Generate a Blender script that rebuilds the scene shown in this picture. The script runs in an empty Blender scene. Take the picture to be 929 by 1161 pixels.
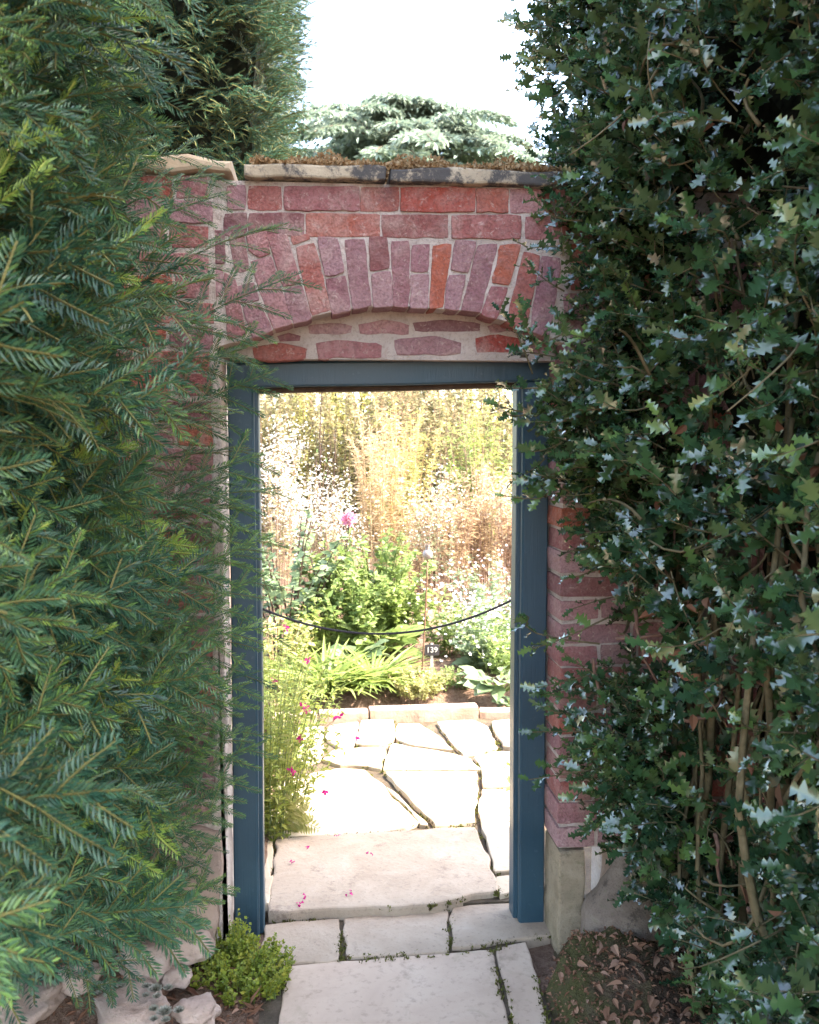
import bpy, bmesh, math, random
import numpy as np
from mathutils import Vector, Matrix, noise as mnoise

random.seed(7)
PI = math.pi
sc = bpy.context.scene
COL = sc.collection

# ------------------------------------------------------------------ camera
F, CX, CY = 1100.0, 464.5, 580.5            # focal length and centre in photo pixels
YAW, PITCH = math.radians(5.4), math.radians(3.9)
CAM = np.array([-0.23, -2.85, 1.55])
fw = np.array([math.sin(YAW)*math.cos(PITCH), math.cos(YAW)*math.cos(PITCH), -math.sin(PITCH)])
rt = np.array([math.cos(YAW), -math.sin(YAW), 0.0])
up = np.cross(rt, fw)

def ray(px, py):
    return fw + (px-CX)/F*rt - (py-CY)/F*up
def at(px, py, Y):
    d = ray(px, py); return CAM + d*((Y-CAM[1])/d[1])
def atz(px, py, Z=0.0):
    d = ray(px, py); return CAM + d*((Z-CAM[2])/d[2])

cam = bpy.data.cameras.new('camera'); co = bpy.data.objects.new('camera', cam); COL.objects.link(co)
co.location = CAM; co.rotation_euler = (PI/2-PITCH, 0, -YAW)
cam.sensor_fit = 'VERTICAL'; cam.sensor_height = 24.0; cam.lens = F/1161*24.0
cam.clip_start = 0.02; cam.clip_end = 2000
cam.dof.use_dof = True; cam.dof.focus_distance = 3.0; cam.dof.aperture_fstop = 4.5
sc.camera = co

# ------------------------------------------------------------------ light
SUN_DIR = Vector((0.88, -0.27, 1.12)).normalized()       # towards the sun
el = math.asin(SUN_DIR.z); az = math.atan2(SUN_DIR.x, SUN_DIR.y)
w = bpy.data.worlds.new('World'); sc.world = w; w.use_nodes = True
nt = w.node_tree; bg = nt.nodes['Background']
sky = nt.nodes.new('ShaderNodeTexSky'); sky.sky_type = 'NISHITA'; sky.sun_disc = False
sky.sun_elevation = el; sky.sun_rotation = az; sky.dust_density = 2.5; sky.air_density = 1.0
nt.links.new(sky.outputs[0], bg.inputs[0]); bg.inputs[1].default_value = 0.15
sl = bpy.data.lights.new('sun', 'SUN'); sl.energy = 2.45; sl.angle = math.radians(0.5); sl.color = (1.0, 0.95, 0.87)
so = bpy.data.objects.new('sun', sl); COL.objects.link(so)
so.rotation_euler = SUN_DIR.to_track_quat('Z', 'Y').to_euler()
so.location = (6, 4, 9)
sc.view_settings.view_transform = 'Standard'; sc.view_settings.look = 'None'
sc.view_settings.exposure = 3.6; sc.view_settings.use_white_balance = True; sc.view_settings.white_balance_temperature = 7350; sc.view_settings.gamma = 1.0; sc.view_settings.use_curve_mapping = False
sc.cycles.max_bounces = 10; sc.cycles.diffuse_bounces = 6; sc.cycles.transmission_bounces = 6
sc.cycles.sample_clamp_indirect = 8.0
try: sc.cycles.use_denoising = True
except Exception: pass

# ------------------------------------------------------------------ materials
class NT:
    def __init__(s, name):
        s.m = bpy.data.materials.new(name); s.m.use_nodes = True
        s.t = s.m.node_tree; s.n = s.t.nodes; s.b = s.n['Principled BSDF']; s.out = s.n['Material Output']
        s.tc = s.n.new('ShaderNodeTexCoord')
    def link(s, a, b): s.t.links.new(a, b)
    def noise(s, scale, detail=4, rough=.6, dist=0, vec=None):
        x = s.n.new('ShaderNodeTexNoise'); x.inputs['Scale'].default_value = scale; x.inputs['Detail'].default_value = detail
        x.inputs['Roughness'].default_value = rough; x.inputs['Distortion'].default_value = dist
        s.link(vec if vec is not None else s.tc.outputs['Object'], x.inputs['Vector']); return x.outputs['Fac']
    def ramp(s, fac, stops, interp='LINEAR'):
        r = s.n.new('ShaderNodeValToRGB'); e = r.color_ramp.elements; r.color_ramp.interpolation = interp
        while len(e) < len(stops): e.new(0.5)
        for k, (p, c) in enumerate(stops):
            e[k].position = p; e[k].color = (*c, 1) if len(c) == 3 else c
        s.link(fac, r.inputs[0]); return r.outputs[0]
    def mask(s, fac, a, b):
        return s.ramp(fac, [(a, (0, 0, 0)), (b, (1, 1, 1))])
    def mix(s, fac, a, b, mode='MIX'):
        x = s.n.new('ShaderNodeMix'); x.data_type = 'RGBA'; x.blend_type = mode
        for v, i in ((fac, 0), (a, 6), (b, 7)):
            if isinstance(v, (int, float)): x.inputs[i].default_value = v
            elif isinstance(v, tuple): x.inputs[i].default_value = (*v, 1)
            else: s.link(v, x.inputs[i])
        return x.outputs[2]
    def math(s, op, a, b=0.0):
        x = s.n.new('ShaderNodeMath'); x.operation = op
        for v, i in ((a, 0), (b, 1)):
            if isinstance(v, (int, float)): x.inputs[i].default_value = v
            else: s.link(v, x.inputs[i])
        return x.outputs[0]
    def island(s):
        g = s.n.new('ShaderNodeNewGeometry'); return g.outputs['Random Per Island']
    def attr(s, name='rnd'):
        a = s.n.new('ShaderNodeAttribute'); a.attribute_name = name; return a.outputs['Fac']
    def color(s, c): s.link(c, s.b.inputs['Base Color']) if not isinstance(c, tuple) else s.b.inputs['Base Color'].__setattr__('default_value', (*c, 1))
    def rough(s, v):
        if isinstance(v, (int, float)): s.b.inputs['Roughness'].default_value = v
        else: s.link(v, s.b.inputs['Roughness'])
    def spec(s, v): s.b.inputs['Specular IOR Level'].default_value = v
    def bump(s, h, strength=.4, dist=.01):
        x = s.n.new('ShaderNodeBump'); x.inputs['Strength'].default_value = strength; x.inputs['Distance'].default_value = dist
        s.link(h, x.inputs['Height']); s.link(x.outputs[0], s.b.inputs['Normal'])

STAIN = [0.0, 2.0]
def stain(m, c):
    # dark run of algae on the brickwork below the joint of the two coping stones
    sx = m.n.new('ShaderNodeSeparateXYZ'); m.link(m.tc.outputs['Object'], sx.inputs[0]); n = m.noise(14, 5, .7)
    dx = m.math('ABSOLUTE', m.math('ADD', m.math('SUBTRACT', sx.outputs[0], STAIN[0]), m.math('MULTIPLY', m.math('SUBTRACT', n, .5), .05)))
    f = m.math('MULTIPLY', m.ramp(dx, [(.008, (1, 1, 1)), (.040, (0, 0, 0))]), m.ramp(m.math('SUBTRACT', sx.outputs[2], STAIN[1]), [(0, (0, 0, 0)), (.13, (1, 1, 1))]))
    return m.mix(m.math('MULTIPLY', f, .85), c, (.035, .035, .045))
STAIN = [float(at(441, 200, 0)[0]), float(at(445, 240, 0)[2])]
def mat_brick():
    m = NT('brick'); r = m.island()
    base = m.ramp(r, [(0, (.34, .055, .04)), (.12, (.42, .12, .07)), (.24, (.30, .10, .10)), (.36, (.40, .20, .20)), (.48, (.22, .085, .10)),
                      (.6, (.40, .24, .24)), (.72, (.30, .15, .175)), (.82, (.36, .10, .07)), (.92, (.17, .075, .085)), (1, (.40, .22, .19))])
    n1 = m.noise(26, 6, .65, .4); n2 = m.noise(7, 4, .6, .8); n3 = m.noise(130, 3, .6)
    c = m.mix(m.mask(n1, .4, .8), base, m.mix(.4, base, (.50, .34, .32)))
    c = m.mix(m.math('MULTIPLY', m.mask(n2, .54, .74), .55), c, (.52, .38, .33))       # lime bloom
    c = m.mix(m.math('MULTIPLY', m.mask(m.noise(15, 5, .7, 1), .62, .74), .6), c, (.14, .06, .05))
    c = m.mix(m.math('MULTIPLY', m.mask(n3, .44, .64), .42), c, (.10, .045, .04))
    c = m.mix(m.math('MULTIPLY', m.mask(m.noise(55, 6, .75, .6), .56, .66), .6), c, (.55, .42, .37))
    c = m.mix(m.math('MULTIPLY', m.mask(m.noise(3.1, 4, .6, .5), .5, .68), .2), c, (.40, .26, .28))
    c = stain(m, c)
    m.color(c); m.rough(.88); m.spec(.25)
    h = m.math('ADD', m.math('MULTIPLY', n1, 1.0), m.math('MULTIPLY', n3, .35)); m.bump(m.math('ADD', h, m.math('MULTIPLY', n2, .8)), 1.0, .012)
    return m.m
def mat_mortar():
    m = NT('lime_mortar'); n1 = m.noise(9, 5, .6); n2 = m.noise(90, 4, .7)
    c = m.ramp(n1, [(.25, (.40, .32, .28)), (.5, (.53, .45, .40)), (.75, (.63, .55, .50))])
    c = m.mix(m.math('MULTIPLY', m.mask(n2, .5, .72), .5), c, (.22, .15, .125))
    c = m.mix(m.math('MULTIPLY', m.mask(m.noise(20, 5, .7, .8), .58, .7), .35), c, (.34, .17, .14)); c = stain(m, c)
    m.color(c); m.rough(.95); m.spec(.15); m.bump(m.math('ADD', n1, m.math('MULTIPLY', n2, .8)), 1.0, .012)
    return m.m
def mat_stone(name, c1, c2, c3, lichen=None, dark=None, scale=5, rough=.85, bump=.4):
    m = NT(name); n1 = m.noise(scale, 6, .62, .5); n2 = m.noise(scale*14, 4, .65)
    c = m.ramp(n1, [(.28, c1), (.5, c2), (.72, c3)])
    c = m.mix(.22, c, m.ramp(m.island(), [(0, c1), (.5, c2), (1, c3)]))
    c = m.mix(m.math('MULTIPLY', m.mask(n2, .55, .75), .45), c, tuple(x*.45 for x in c1))
    if lichen: c = m.mix(m.math('MULTIPLY', m.mask(m.noise(scale*2.2, 6, .7, 1.2), .58, .68), lichen[1]), c, lichen[0])
    if dark: c = m.mix(m.math('MULTIPLY', m.mask(m.noise(scale*1.3, 7, .78, .15), dark[1], dark[1]+.1), dark[2]), c, dark[0])
    m.color(c); m.rough(rough); m.spec(.25)
    m.bump(m.math('ADD', n1, m.math('MULTIPLY', n2, .45)), bump, .012); return m.m
def mat_leaf(name, cols, rough=.5, trans=.3, spec=.4, tcol=1.5, under=None):
    m = NT(name); a = m.attr('rnd')
    n = len(cols); c = m.ramp(a, [(k/(n-1) if n > 1 else 0, cols[k]) for k in range(n)])
    if under:
        g = m.n.new('ShaderNodeNewGeometry'); c = m.mix(g.outputs['Backfacing'], c, m.mix(.7, c, under))
    m.color(c); m.rough(rough); m.spec(spec)
    if trans > 0:
        t = m.n.new('ShaderNodeBsdfTranslucent'); hs = m.n.new('ShaderNodeHueSaturation')
        hs.inputs['Value'].default_value = tcol; hs.inputs['Hue'].default_value = .485; m.link(c, hs.inputs['Color']); m.link(hs.outputs[0], t.inputs[0])
        x = m.n.new('ShaderNodeMixShader'); x.inputs[0].default_value = trans
        m.link(m.b.outputs[0], x.inputs[1]); m.link(t.outputs[0], x.inputs[2]); m.link(x.outputs[0], m.out.inputs[0])
    return m.m
def mat_bark(name, c1, c2, scale=20, rough=.9):
    m = NT(name); n = m.noise(scale, 5, .65, .6); n2 = m.noise(scale*6, 3)
    c = m.ramp(n, [(.3, c1), (.7, c2)]); m.color(c); m.rough(rough); m.spec(.2)
    m.bump(m.math('ADD', n, m.math('MULTIPLY', n2, .4)), .5, .006); return m.m
def mat_plain(name, c, rough=.6, metal=0.0, spec=.5, var=.25, scale=30, bump=.15):
    m = NT(name); n = m.noise(scale, 5, .6)
    m.color(m.ramp(n, [(.3, tuple(x*(1-var) for x in c)), (.7, tuple(min(1, x*(1+var)) for x in c))]))
    m.rough(rough); m.b.inputs['Metallic'].default_value = metal; m.spec(spec); m.bump(n, bump, .003); return m.m

M = {}
M['brick'] = mat_brick(); M['mortar'] = mat_mortar()
M['coping'] = mat_stone('coping_stone', (.30, .24, .17), (.44, .36, .26), (.52, .44, .33), dark=((.045, .047, .055), .44, .9), scale=9)
M['capstone'] = mat_stone('cap_stone', (.36, .26, .17), (.48, .37, .26), (.55, .45, .34), scale=5)
M['plinth'] = mat_stone('plinth_stone', (.15, .12, .08), (.27, .215, .15), (.38, .31, .23), lichen=((.11, .11, .05), .5), dark=((.06, .05, .035), .55, .7), scale=8, bump=.6)
M['pinkstone'] = mat_stone('pink_stone', (.27, .19, .15), (.38, .28, .23), (.47, .37, .31), lichen=((.2, .18, .13), .5), scale=7, bump=.7)
M['rock'] = mat_stone('garden_rock', (.26, .185, .145), (.40, .30, .25), (.50, .40, .34), lichen=((.25, .22, .15), .4), scale=9, bump=.7)
M['slab'] = mat_stone('flagstone', (.34, .265, .19), (.44, .36, .27), (.50, .43, .34), lichen=((.38, .30, .16), .3), dark=((.17, .125, .10), .60, .6), scale=3.2, bump=.35)
M['near_slab'] = mat_stone('near_flagstone', (.36, .265, .20), (.465, .35, .27), (.52, .41, .325), lichen=((.33, .27, .19), .45), dark=((.17, .13, .10), .57, .5), scale=3.6, bump=.22)
M['worn_slab'] = mat_stone('worn_flagstone', (.25, .185, .135), (.34, .265, .20), (.41, .335, .265), lichen=((.40, .33, .25), .5), dark=((.14, .10, .08), .57, .6), scale=5, bump=.5)
M['kerb'] = mat_stone('kerb_stone', (.24, .17, .13), (.34, .25, .20), (.42, .33, .27), scale=6, bump=.5)
def mat_paint():
    m = NT('blue_paint'); n = m.noise(60, 4, .6); n2 = m.noise(5, 3)
    g = m.n.new('ShaderNodeMapping'); g.inputs['Scale'].default_value = (40, 40, 2.2); m.link(m.tc.outputs['Object'], g.inputs[0])
    streak = m.noise(4, 4, .6, .3, g.outputs[0])
    c = m.ramp(n2, [(.3, (.015, .046, .070)), (.7, (.022, .060, .086))])
    c = m.mix(m.math('MULTIPLY', m.mask(n, .63, .75), .3), c, (.09, .13, .16))
    m.color(c); m.rough(m.ramp(n2, [(.3, (.34,)*3), (.7, (.5,)*3)])); m.spec(.45)
    m.bump(m.math('ADD', streak, m.math('MULTIPLY', n, .35)), .3, .003); return m.m
M['paint'] = mat_paint()
M['rawwood'] = mat_bark('bare_brown_wood', (.05, .03, .022), (.10, .065, .045), 25)
M['rope'] = mat_plain('dark_rope', (.035, .03, .035), .8, scale=200)
M['iron'] = mat_plain('rusty_iron', (.14, .075, .045), .75, .3, scale=60)
M['pewter'] = mat_plain('weathered_metal', (.23, .20, .19), .55, .35, scale=40, var=.4)
M['black_plate'] = mat_plain('black_plate', (.018, .016, .02), .5)
M['white_ink'] = mat_plain('white_lettering', (.42, .42, .41), .6, var=.03)
M['zinc'] = mat_plain('grey_stake', (.38, .40, .40), .5, .3)
# foliage
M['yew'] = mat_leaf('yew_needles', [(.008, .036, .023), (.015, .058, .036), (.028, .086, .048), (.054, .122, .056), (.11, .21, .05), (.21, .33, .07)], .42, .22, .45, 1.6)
M['yew_stem'] = mat_leaf('yew_stem', [(.06, .035, .02), (.10, .085, .03), (.30, .36, .08)], .7, 0, .3)
M['yew_far'] = mat_leaf('clipped_yew_needles', [(.014, .04, .03), (.024, .062, .044), (.045, .10, .06), (.08, .145, .07)], .5, .3, .4)
M['dark_core'] = mat_plain('painted_inner_shade', (.012, .013, .008), .95, 0, .05, .6, 40)  # near-black filler colour, painted stand-in for the shade deep in the foliage
M['holly'] = mat_leaf('holly_leaf', [(.014, .042, .021), (.024, .062, .028), (.040, .092, .034), (.07, .14, .042), (.15, .23, .06)], .2, .14, .8, 2.0, under=(.10, .15, .06))
M['dead_leaf'] = mat_leaf('dry_brown_leaf', [(.12, .05, .028), (.20, .09, .05), (.28, .15, .09)], .7, .2, .3)
M['holly_stem'] = mat_bark('holly_twig_bark', (.07, .062, .03), (.19, .15, .085), 30, .7)
M['holly_bark'] = mat_stone('holly_trunk_bark', (.09, .07, .055), (.18, .14, .115), (.27, .22, .18), lichen=((.15, .15, .09), .5), dark=((.05, .04, .033), .54, .75), scale=13, bump=1.0)
M['twig_red'] = mat_bark('brown_twig_bark', (.13, .07, .05), (.22, .13, .10), 30, .8)
M['cedar'] = mat_leaf('cedar_needles', [(.115, .16, .125), (.18, .235, .185), (.265, .32, .255)], .6, .2, .3)  # glaucous needles, paled further to put distance haze into the colour
M['bark'] = mat_bark('brown_bark', (.06, .045, .032), (.13, .10, .075))
M['green'] = mat_leaf('bright_green_leaf', [(.09, .145, .04), (.15, .22, .065), (.23, .30, .11)], .5, .4, .35)
M['bluegreen'] = mat_leaf('blue_green_leaf', [(.08, .13, .065), (.14, .20, .11), (.22, .29, .17)], .5, .35, .35)
M['lime'] = mat_leaf('lime_leaf', [(.12, .18, .045), (.19, .26, .07), (.28, .34, .12)], .5, .4, .35)
M['gold'] = mat_leaf('yellow_green_leaf', [(.19, .20, .06), (.29, .29, .10), (.38, .35, .16)], .5, .4, .3)
M['creeper'] = mat_leaf('golden_creeper_leaf', [(.10, .17, .025), (.20, .25, .035), (.34, .32, .05)], .5, .35, .3)
M['joint_moss'] = mat_leaf('joint_moss', [(.05, .035, .02), (.07, .085, .02), (.13, .14, .03), (.10, .07, .04)], .8, .2, .15)
M['salvia'] = mat_leaf('salvia_leaf', [(.13, .19, .04), (.24, .28, .06), (.36, .36, .12)], .5, .4, .3)
M['olive'] = mat_leaf('olive_leaf', [(.13, .125, .065), (.21, .195, .10), (.30, .27, .15)], .55, .35, .3)
M['straw'] = mat_leaf('straw_leaf', [(.30, .22, .13), (.40, .31, .19), (.48, .40, .27)], .65, .3, .25)
M['orange'] = mat_leaf('orange_leaf', [(.28, .17, .10), (.36, .25, .15), (.41, .33, .21)], .6, .35, .3)
M['brown_stem'] = mat_leaf('red_brown_stem', [(.16, .10, .075), (.25, .165, .115), (.34, .24, .175)], .7, .0, .25)
M['cane'] = mat_leaf('golden_cane', [(.28, .18, .08), (.40, .27, .13), (.46, .36, .22)], .5, .0, .35)
M['dark_stem'] = mat_leaf('dark_stem', [(.035, .02, .015), (.06, .035, .025)], .6, 0, .3)
M['green_stem'] = mat_leaf('green_stem', [(.10, .14, .04), (.15, .18, .06)], .6, 0, .3)
M['white'] = mat_leaf('white_petal', [(.42, .41, .40), (.52, .51, .50), (.62, .61, .60)], .6, .3, .2, 1.0)
M['blush'] = mat_leaf('blush_petal', [(.48, .34, .37), (.55, .46, .48), (.62, .57, .58)], .6, .3, .2, 1.0)
M['pink'] = mat_leaf('pink_petal', [(.62, .20, .34), (.70, .32, .44), (.78, .52, .58)], .6, .25, .2, 1.0)
M['magenta'] = mat_leaf('magenta_petal', [(.42, .01, .14), (.55, .02, .2)], .5, .25, .3, 1.0)
M['variegated'] = mat_leaf('cream_edged_leaf', [(.20, .24, .07), (.30, .31, .12), (.42, .40, .22)], .5, .35, .3)
M['sempervivum'] = mat_leaf('houseleek_leaf', [(.16, .17, .13), (.25, .25, .2), (.34, .31, .27)], .6, .1, .3)
M['moss'] = mat_leaf('dry_orange_moss', [(.20, .11, .05), (.31, .20, .10), (.42, .31, .19)], .9, .1, .1)
M['litter'] = mat_leaf('fallen_leaf', [(.13, .06, .035), (.23, .12, .075), (.34, .21, .15)], .75, .15, .25)
M['grass'] = mat_leaf('grass_blade', [(.05, .10, .02), (.09, .16, .03)], .6, .3, .3)
for nn_ in ('holly',):
    b_ = M[nn_].node_tree.nodes['Principled BSDF']; b_.inputs['Coat Weight'].default_value = .35; b_.inputs['Coat Roughness'].default_value = .14
def mat_soil():
    m = NT('soil'); n1 = m.noise(2.2, 6, .65); n2 = m.noise(38, 5, .7); n3 = m.noise(160, 3, .7)
    c = m.ramp(n2, [(.3, (.095, .055, .038)), (.5, (.16, .10, .072)), (.72, (.25, .17, .13))])
    c = m.mix(m.math('MULTIPLY', m.mask(n3, .5, .7), .5), c, (.30, .22, .17))
    # grass takes over away from the beds
    sx = m.n.new('ShaderNodeSeparateXYZ'); m.link(m.tc.outputs['Object'], sx.inputs[0])
    far = m.mask(m.math('ADD', m.math('DIVIDE', sx.outputs[1], 40.0), m.math('MULTIPLY', n1, .15)), .33, .42)
    c = m.mix(far, c, m.ramp(n1, [(.3, (.045, .085, .02)), (.7, (.075, .12, .03))]))
    m.color(c); m.rough(.95); m.spec(.15); m.bump(m.math('ADD', n2, m.math('MULTIPLY', n3, .6)), .9, .02); return m.m
M['soil'] = mat_soil()
def mat_mound():
    m = NT('mossy_earth'); n2 = m.noise(28, 6, .7, .5); n3 = m.noise(120, 4, .7); n1 = m.noise(6, 4, .6)
    c = m.ramp(n2, [(.3, (.055, .036, .026)), (.55, (.115, .08, .058)), (.75, (.19, .14, .105))])
    c = m.mix(m.math('MULTIPLY', m.mask(n1, .42, .58), .75), c, m.ramp(n3, [(.35, (.045, .05, .016)), (.7, (.11, .115, .035))]))
    m.color(c); m.rough(.95); m.spec(.15); m.bump(m.math('ADD', n2, m.math('MULTIPLY', n3, .7)), 1.0, .02); return m.m
M['mound'] = mat_mound()
M['bed'] = mat_stone('paving_bed', (.03, .022, .015), (.07, .052, .036), (.13, .10, .07), lichen=((.05, .065, .015), .8), scale=12, bump=.9)

# ------------------------------------------------------------------ scene helpers
def setp(o, label=None, cat=None, group=None, kind=None):
    if label: o['label'] = label
    if cat: o['category'] = cat
    if group: o['group'] = group
    if kind: o['kind'] = kind
    return o
def thing(name, label, cat, loc=(0, 0, 0), group=None):
    o = bpy.data.objects.new(name, None); COL.objects.link(o); o.empty_display_size = .1
    o.location = tuple(float(v) for v in loc); return setp(o, label, cat, group)

class Geo:
    def __init__(s): s.V = []; s.F = []; s.R = []; s.n = 0
    def add(s, V, Fs, r=.5, mat=0):
        V = np.asarray(V, float).reshape(-1, 3); s.V.append(V)
        s.R.append(np.broadcast_to(np.asarray(r, float), (len(V),)))
        if not isinstance(Fs, list) or (Fs and not isinstance(Fs[0], np.ndarray)): Fs = [np.asarray(Fs)] if isinstance(Fs, np.ndarray) else [np.array([f]) for f in Fs]
        for f in Fs: s.F.append((np.asarray(f, np.int64)+s.n, mat))
        s.n += len(V)
    def build(s, name, mats, parent=None, smooth=False, loc=None):
        V = np.concatenate(s.V); R = np.concatenate(s.R)
        off = np.array(parent.matrix_basis.translation if parent else (loc if loc is not None else (0, 0, 0)), float)
        if parent:
            p = parent.parent
            while p: off = off+np.array(p.matrix_basis.translation); p = p.parent
        V = V-off
        me = bpy.data.meshes.new(name)
        loops = np.concatenate([f.ravel() for f, _ in s.F]); tot = np.concatenate([np.full(len(f), f.shape[1]) for f, _ in s.F])
        mi = np.concatenate([np.full(len(f), m) for f, m in s.F])
        st = np.concatenate([[0], np.cumsum(tot)[:-1]])
        me.vertices.add(len(V)); me.vertices.foreach_set('co', V.astype(np.float32).ravel())
        me.loops.add(len(loops)); me.loops.foreach_set('vertex_index', loops.astype(np.int32))
        me.polygons.add(len(tot)); me.polygons.foreach_set('loop_start', st.astype(np.int32))
        try: me.polygons.foreach_set('loop_total', tot.astype(np.int32))
        except Exception: pass
        me.polygons.foreach_set('material_index', mi.astype(np.int32))
        me.polygons.foreach_set('use_smooth', np.full(len(tot), bool(smooth)))
        a = me.attributes.new('rnd', 'FLOAT', 'POINT'); a.data.foreach_set('value', R.astype(np.float32))
        for m in (mats if isinstance(mats, (list, tuple)) else [mats]): me.materials.append(m)
        me.update(calc_edges=True); me.validate()
        o = bpy.data.objects.new(name, me); COL.objects.link(o)
        if parent: o.parent = parent
        elif loc is not None: o.location = tuple(float(v) for v in loc)
        return o

def frames(D, U, rng=None, roll=0.0):
    D = D/np.linalg.norm(D, axis=1, keepdims=True)
    U = np.broadcast_to(np.asarray(U, float), D.shape)
    S = np.cross(U, D); l = np.linalg.norm(S, axis=1, keepdims=True)
    S = np.where(l < 1e-4, np.array([[0, 1., 0]]), S/np.maximum(l, 1e-6)); N = np.cross(D, S)
    if roll and rng is not None:
        a = rng.normal(0, roll, (len(D), 1)); S, N = S*np.cos(a)+N*np.sin(a), N*np.cos(a)-S*np.sin(a)
    return np.stack([D, S, N], axis=2)      # columns = local x, y, z
def place(geo, proto, P, D, U, scale, rnd, rng=None, roll=0.0, mat=0):
    """copies of a small leaf shape, written into one mesh"""
    V, Fs = proto; n = len(P)
    if n == 0: return
    Rm = frames(np.asarray(D, float), U, rng, roll)
    sc_ = np.broadcast_to(np.asarray(scale, float).reshape(-1, 1, 1) if np.ndim(scale) else np.full((1, 1, 1), scale), (n, 1, 1))
    W = np.einsum('nij,vj->nvi', Rm, V)*sc_+np.asarray(P)[:, None, :]
    k = len(V); offs = (np.arange(n)*k)
    geo.add(W.reshape(-1, 3), [(f[None]+offs[:, None, None]).reshape(-1, f.shape[1]) for f in Fs], np.repeat(np.broadcast_to(rnd, (n,)), k), mat)
def tube(geo, P, R, sides=5, r=.5, mat=0, cap=True):
    P = np.asarray(P, float); n = len(P); R = np.broadcast_to(np.asarray(R, float), (n,))
    T = np.gradient(P, axis=0); T /= np.maximum(np.linalg.norm(T, axis=1, keepdims=True), 1e-9)
    ref = np.array([0.3, 0.2, 1.0]) if abs(T[0, 2]) < .8*np.linalg.norm(T[0]) else np.array([1., .25, .1])
    A = np.cross(T, ref); A /= np.maximum(np.linalg.norm(A, axis=1, keepdims=True), 1e-9); B = np.cross(T, A)
    th = np.arange(sides)*2*PI/sides
    V = P[:, None]+R[:, None, None]*(np.cos(th)[None, :, None]*A[:, None]+np.sin(th)[None, :, None]*B[:, None])
    i = np.arange(n-1)[:, None]*sides; j = np.arange(sides)[None]; j2 = (j+1) % sides
    Fq = np.stack([i+j, i+j2, i+sides+j2, i+sides+j], axis=2).reshape(-1, 4)
    Fs = [Fq]
    if cap: Fs += [np.arange(sides)[::-1][None], (np.arange(sides)+(n-1)*sides)[None]]
    geo.add(V.reshape(-1, 3), Fs, r, mat)
def curve(p0, p1, sag=(0, 0, 0), n=6):
    t = np.linspace(0, 1, n)[:, None]; p0, p1 = np.asarray(p0, float), np.asarray(p1, float)
    return p0*(1-t)+p1*t+np.asarray(sag, float)*(4*t*(1-t))

# leaf shapes: length 1 along +x, normal +z
def leaf_blade(w=.3, fold=.12, arch=.12, n=4, peak=.45):
    ts = np.linspace(0, 1, n+1); V = []; Fs = []
    for t in ts:
        ww = w*(math.sin(PI*min(1, max(0, t))**(math.log(.5)/math.log(peak))) if 0 < t < 1 else .02)
        z = -arch*t*t
        V += [(t, -ww, z+fold*ww), (t, 0, z-fold*ww*.6), (t, ww, z+fold*ww)]
    for k in range(n):
        a = 3*k
        Fs += [(a, a+3, a+4, a+1), (a+1, a+4, a+5, a+2)]
    return np.array(V, float), [np.array(Fs)]
def leaf_kite(w=.2, bend=.06):
    return np.array([(0, 0, 0), (.45, -w, bend), (1, 0, -bend), (.45, w, bend)], float), [np.array([(0, 1, 2, 3)])]
def leaf_holly(seed):
    r = random.Random(seed); t = [0, .27, .52, .77, 1]
    mid = [(x, 0, -.10*x*x+.02) for x in t]; V = list(mid); Fs5 = []; Fs4 = []
    curl = r.uniform(.02, .12)
    for s in (-1, 1):
        v = []
        for k in (1, 2, 3):
            v.append(len(V)); V.append((t[k]+.02, s*(.13 if k < 3 else .09), -.10*t[k]**2+.02+curl*.5))
        sp = []
        for k in range(4):
            tm = (t[k]+t[k+1])/2+.07; ww = (.27, .36, .35, .22)[k]*r.uniform(.85, 1.15)
            sp.append(len(V)); V.append((tm, s*ww, -.10*tm**2+curl+(.15 if k % 2 else -.05)*r.uniform(.3, 1.3)))
        def q(*f): return f if s > 0 else f[::-1]
        Fs4.append(q(0, 1, v[0], sp[0])); Fs5.append(q(1, 2, v[1], sp[1], v[0])); Fs5.append(q(2, 3, v[2], sp[2], v[1])); Fs4.append(q(3, 4, sp[3], v[2]))
    return np.array(V, float), [np.array(Fs5), np.array(Fs4)]
def flower_star(n=6, w=.22, cup=.25):
    V = [(0, 0, 0)]; Fs = []
    for k in range(n):
        a = 2*PI*k/n; c, s_ = math.cos(a), math.sin(a); b = len(V)
        V += [(.55*c+w*s_, .55*s_-w*c, cup*.5), (c, s_, cup), (.55*c-w*s_, .55*s_+w*c, cup*.5)]; Fs.append((0, b, b+1, b+2))
    V = np.array(V, float)
    V = V[:, [2, 1, 0]]                     # faces along +x
    return V, [np.array(Fs)[:, ::-1]]
OVATE = leaf_blade(.30, .15, .18, 3); LANCE = leaf_blade(.11, .15, .3, 3); BROAD = leaf_blade(.34, .2, .3, 4, .5)
STRAP = leaf_blade(.045, .4, .65, 6, .4); ROUND = leaf_blade(.46, .12, .15, 4, .55); KITE = leaf_kite(); NARROW = leaf_kite(.09, .05)
SMALL = leaf_kite(.3, .08); STAR = flower_star(); STAR5 = flower_star(5, .28, .35)
HOLLY = [leaf_holly(k) for k in range(7)]

def unit(v): v = np.asarray(v, float); return v/np.maximum(np.linalg.norm(v, axis=-1, keepdims=True), 1e-9)

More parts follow.
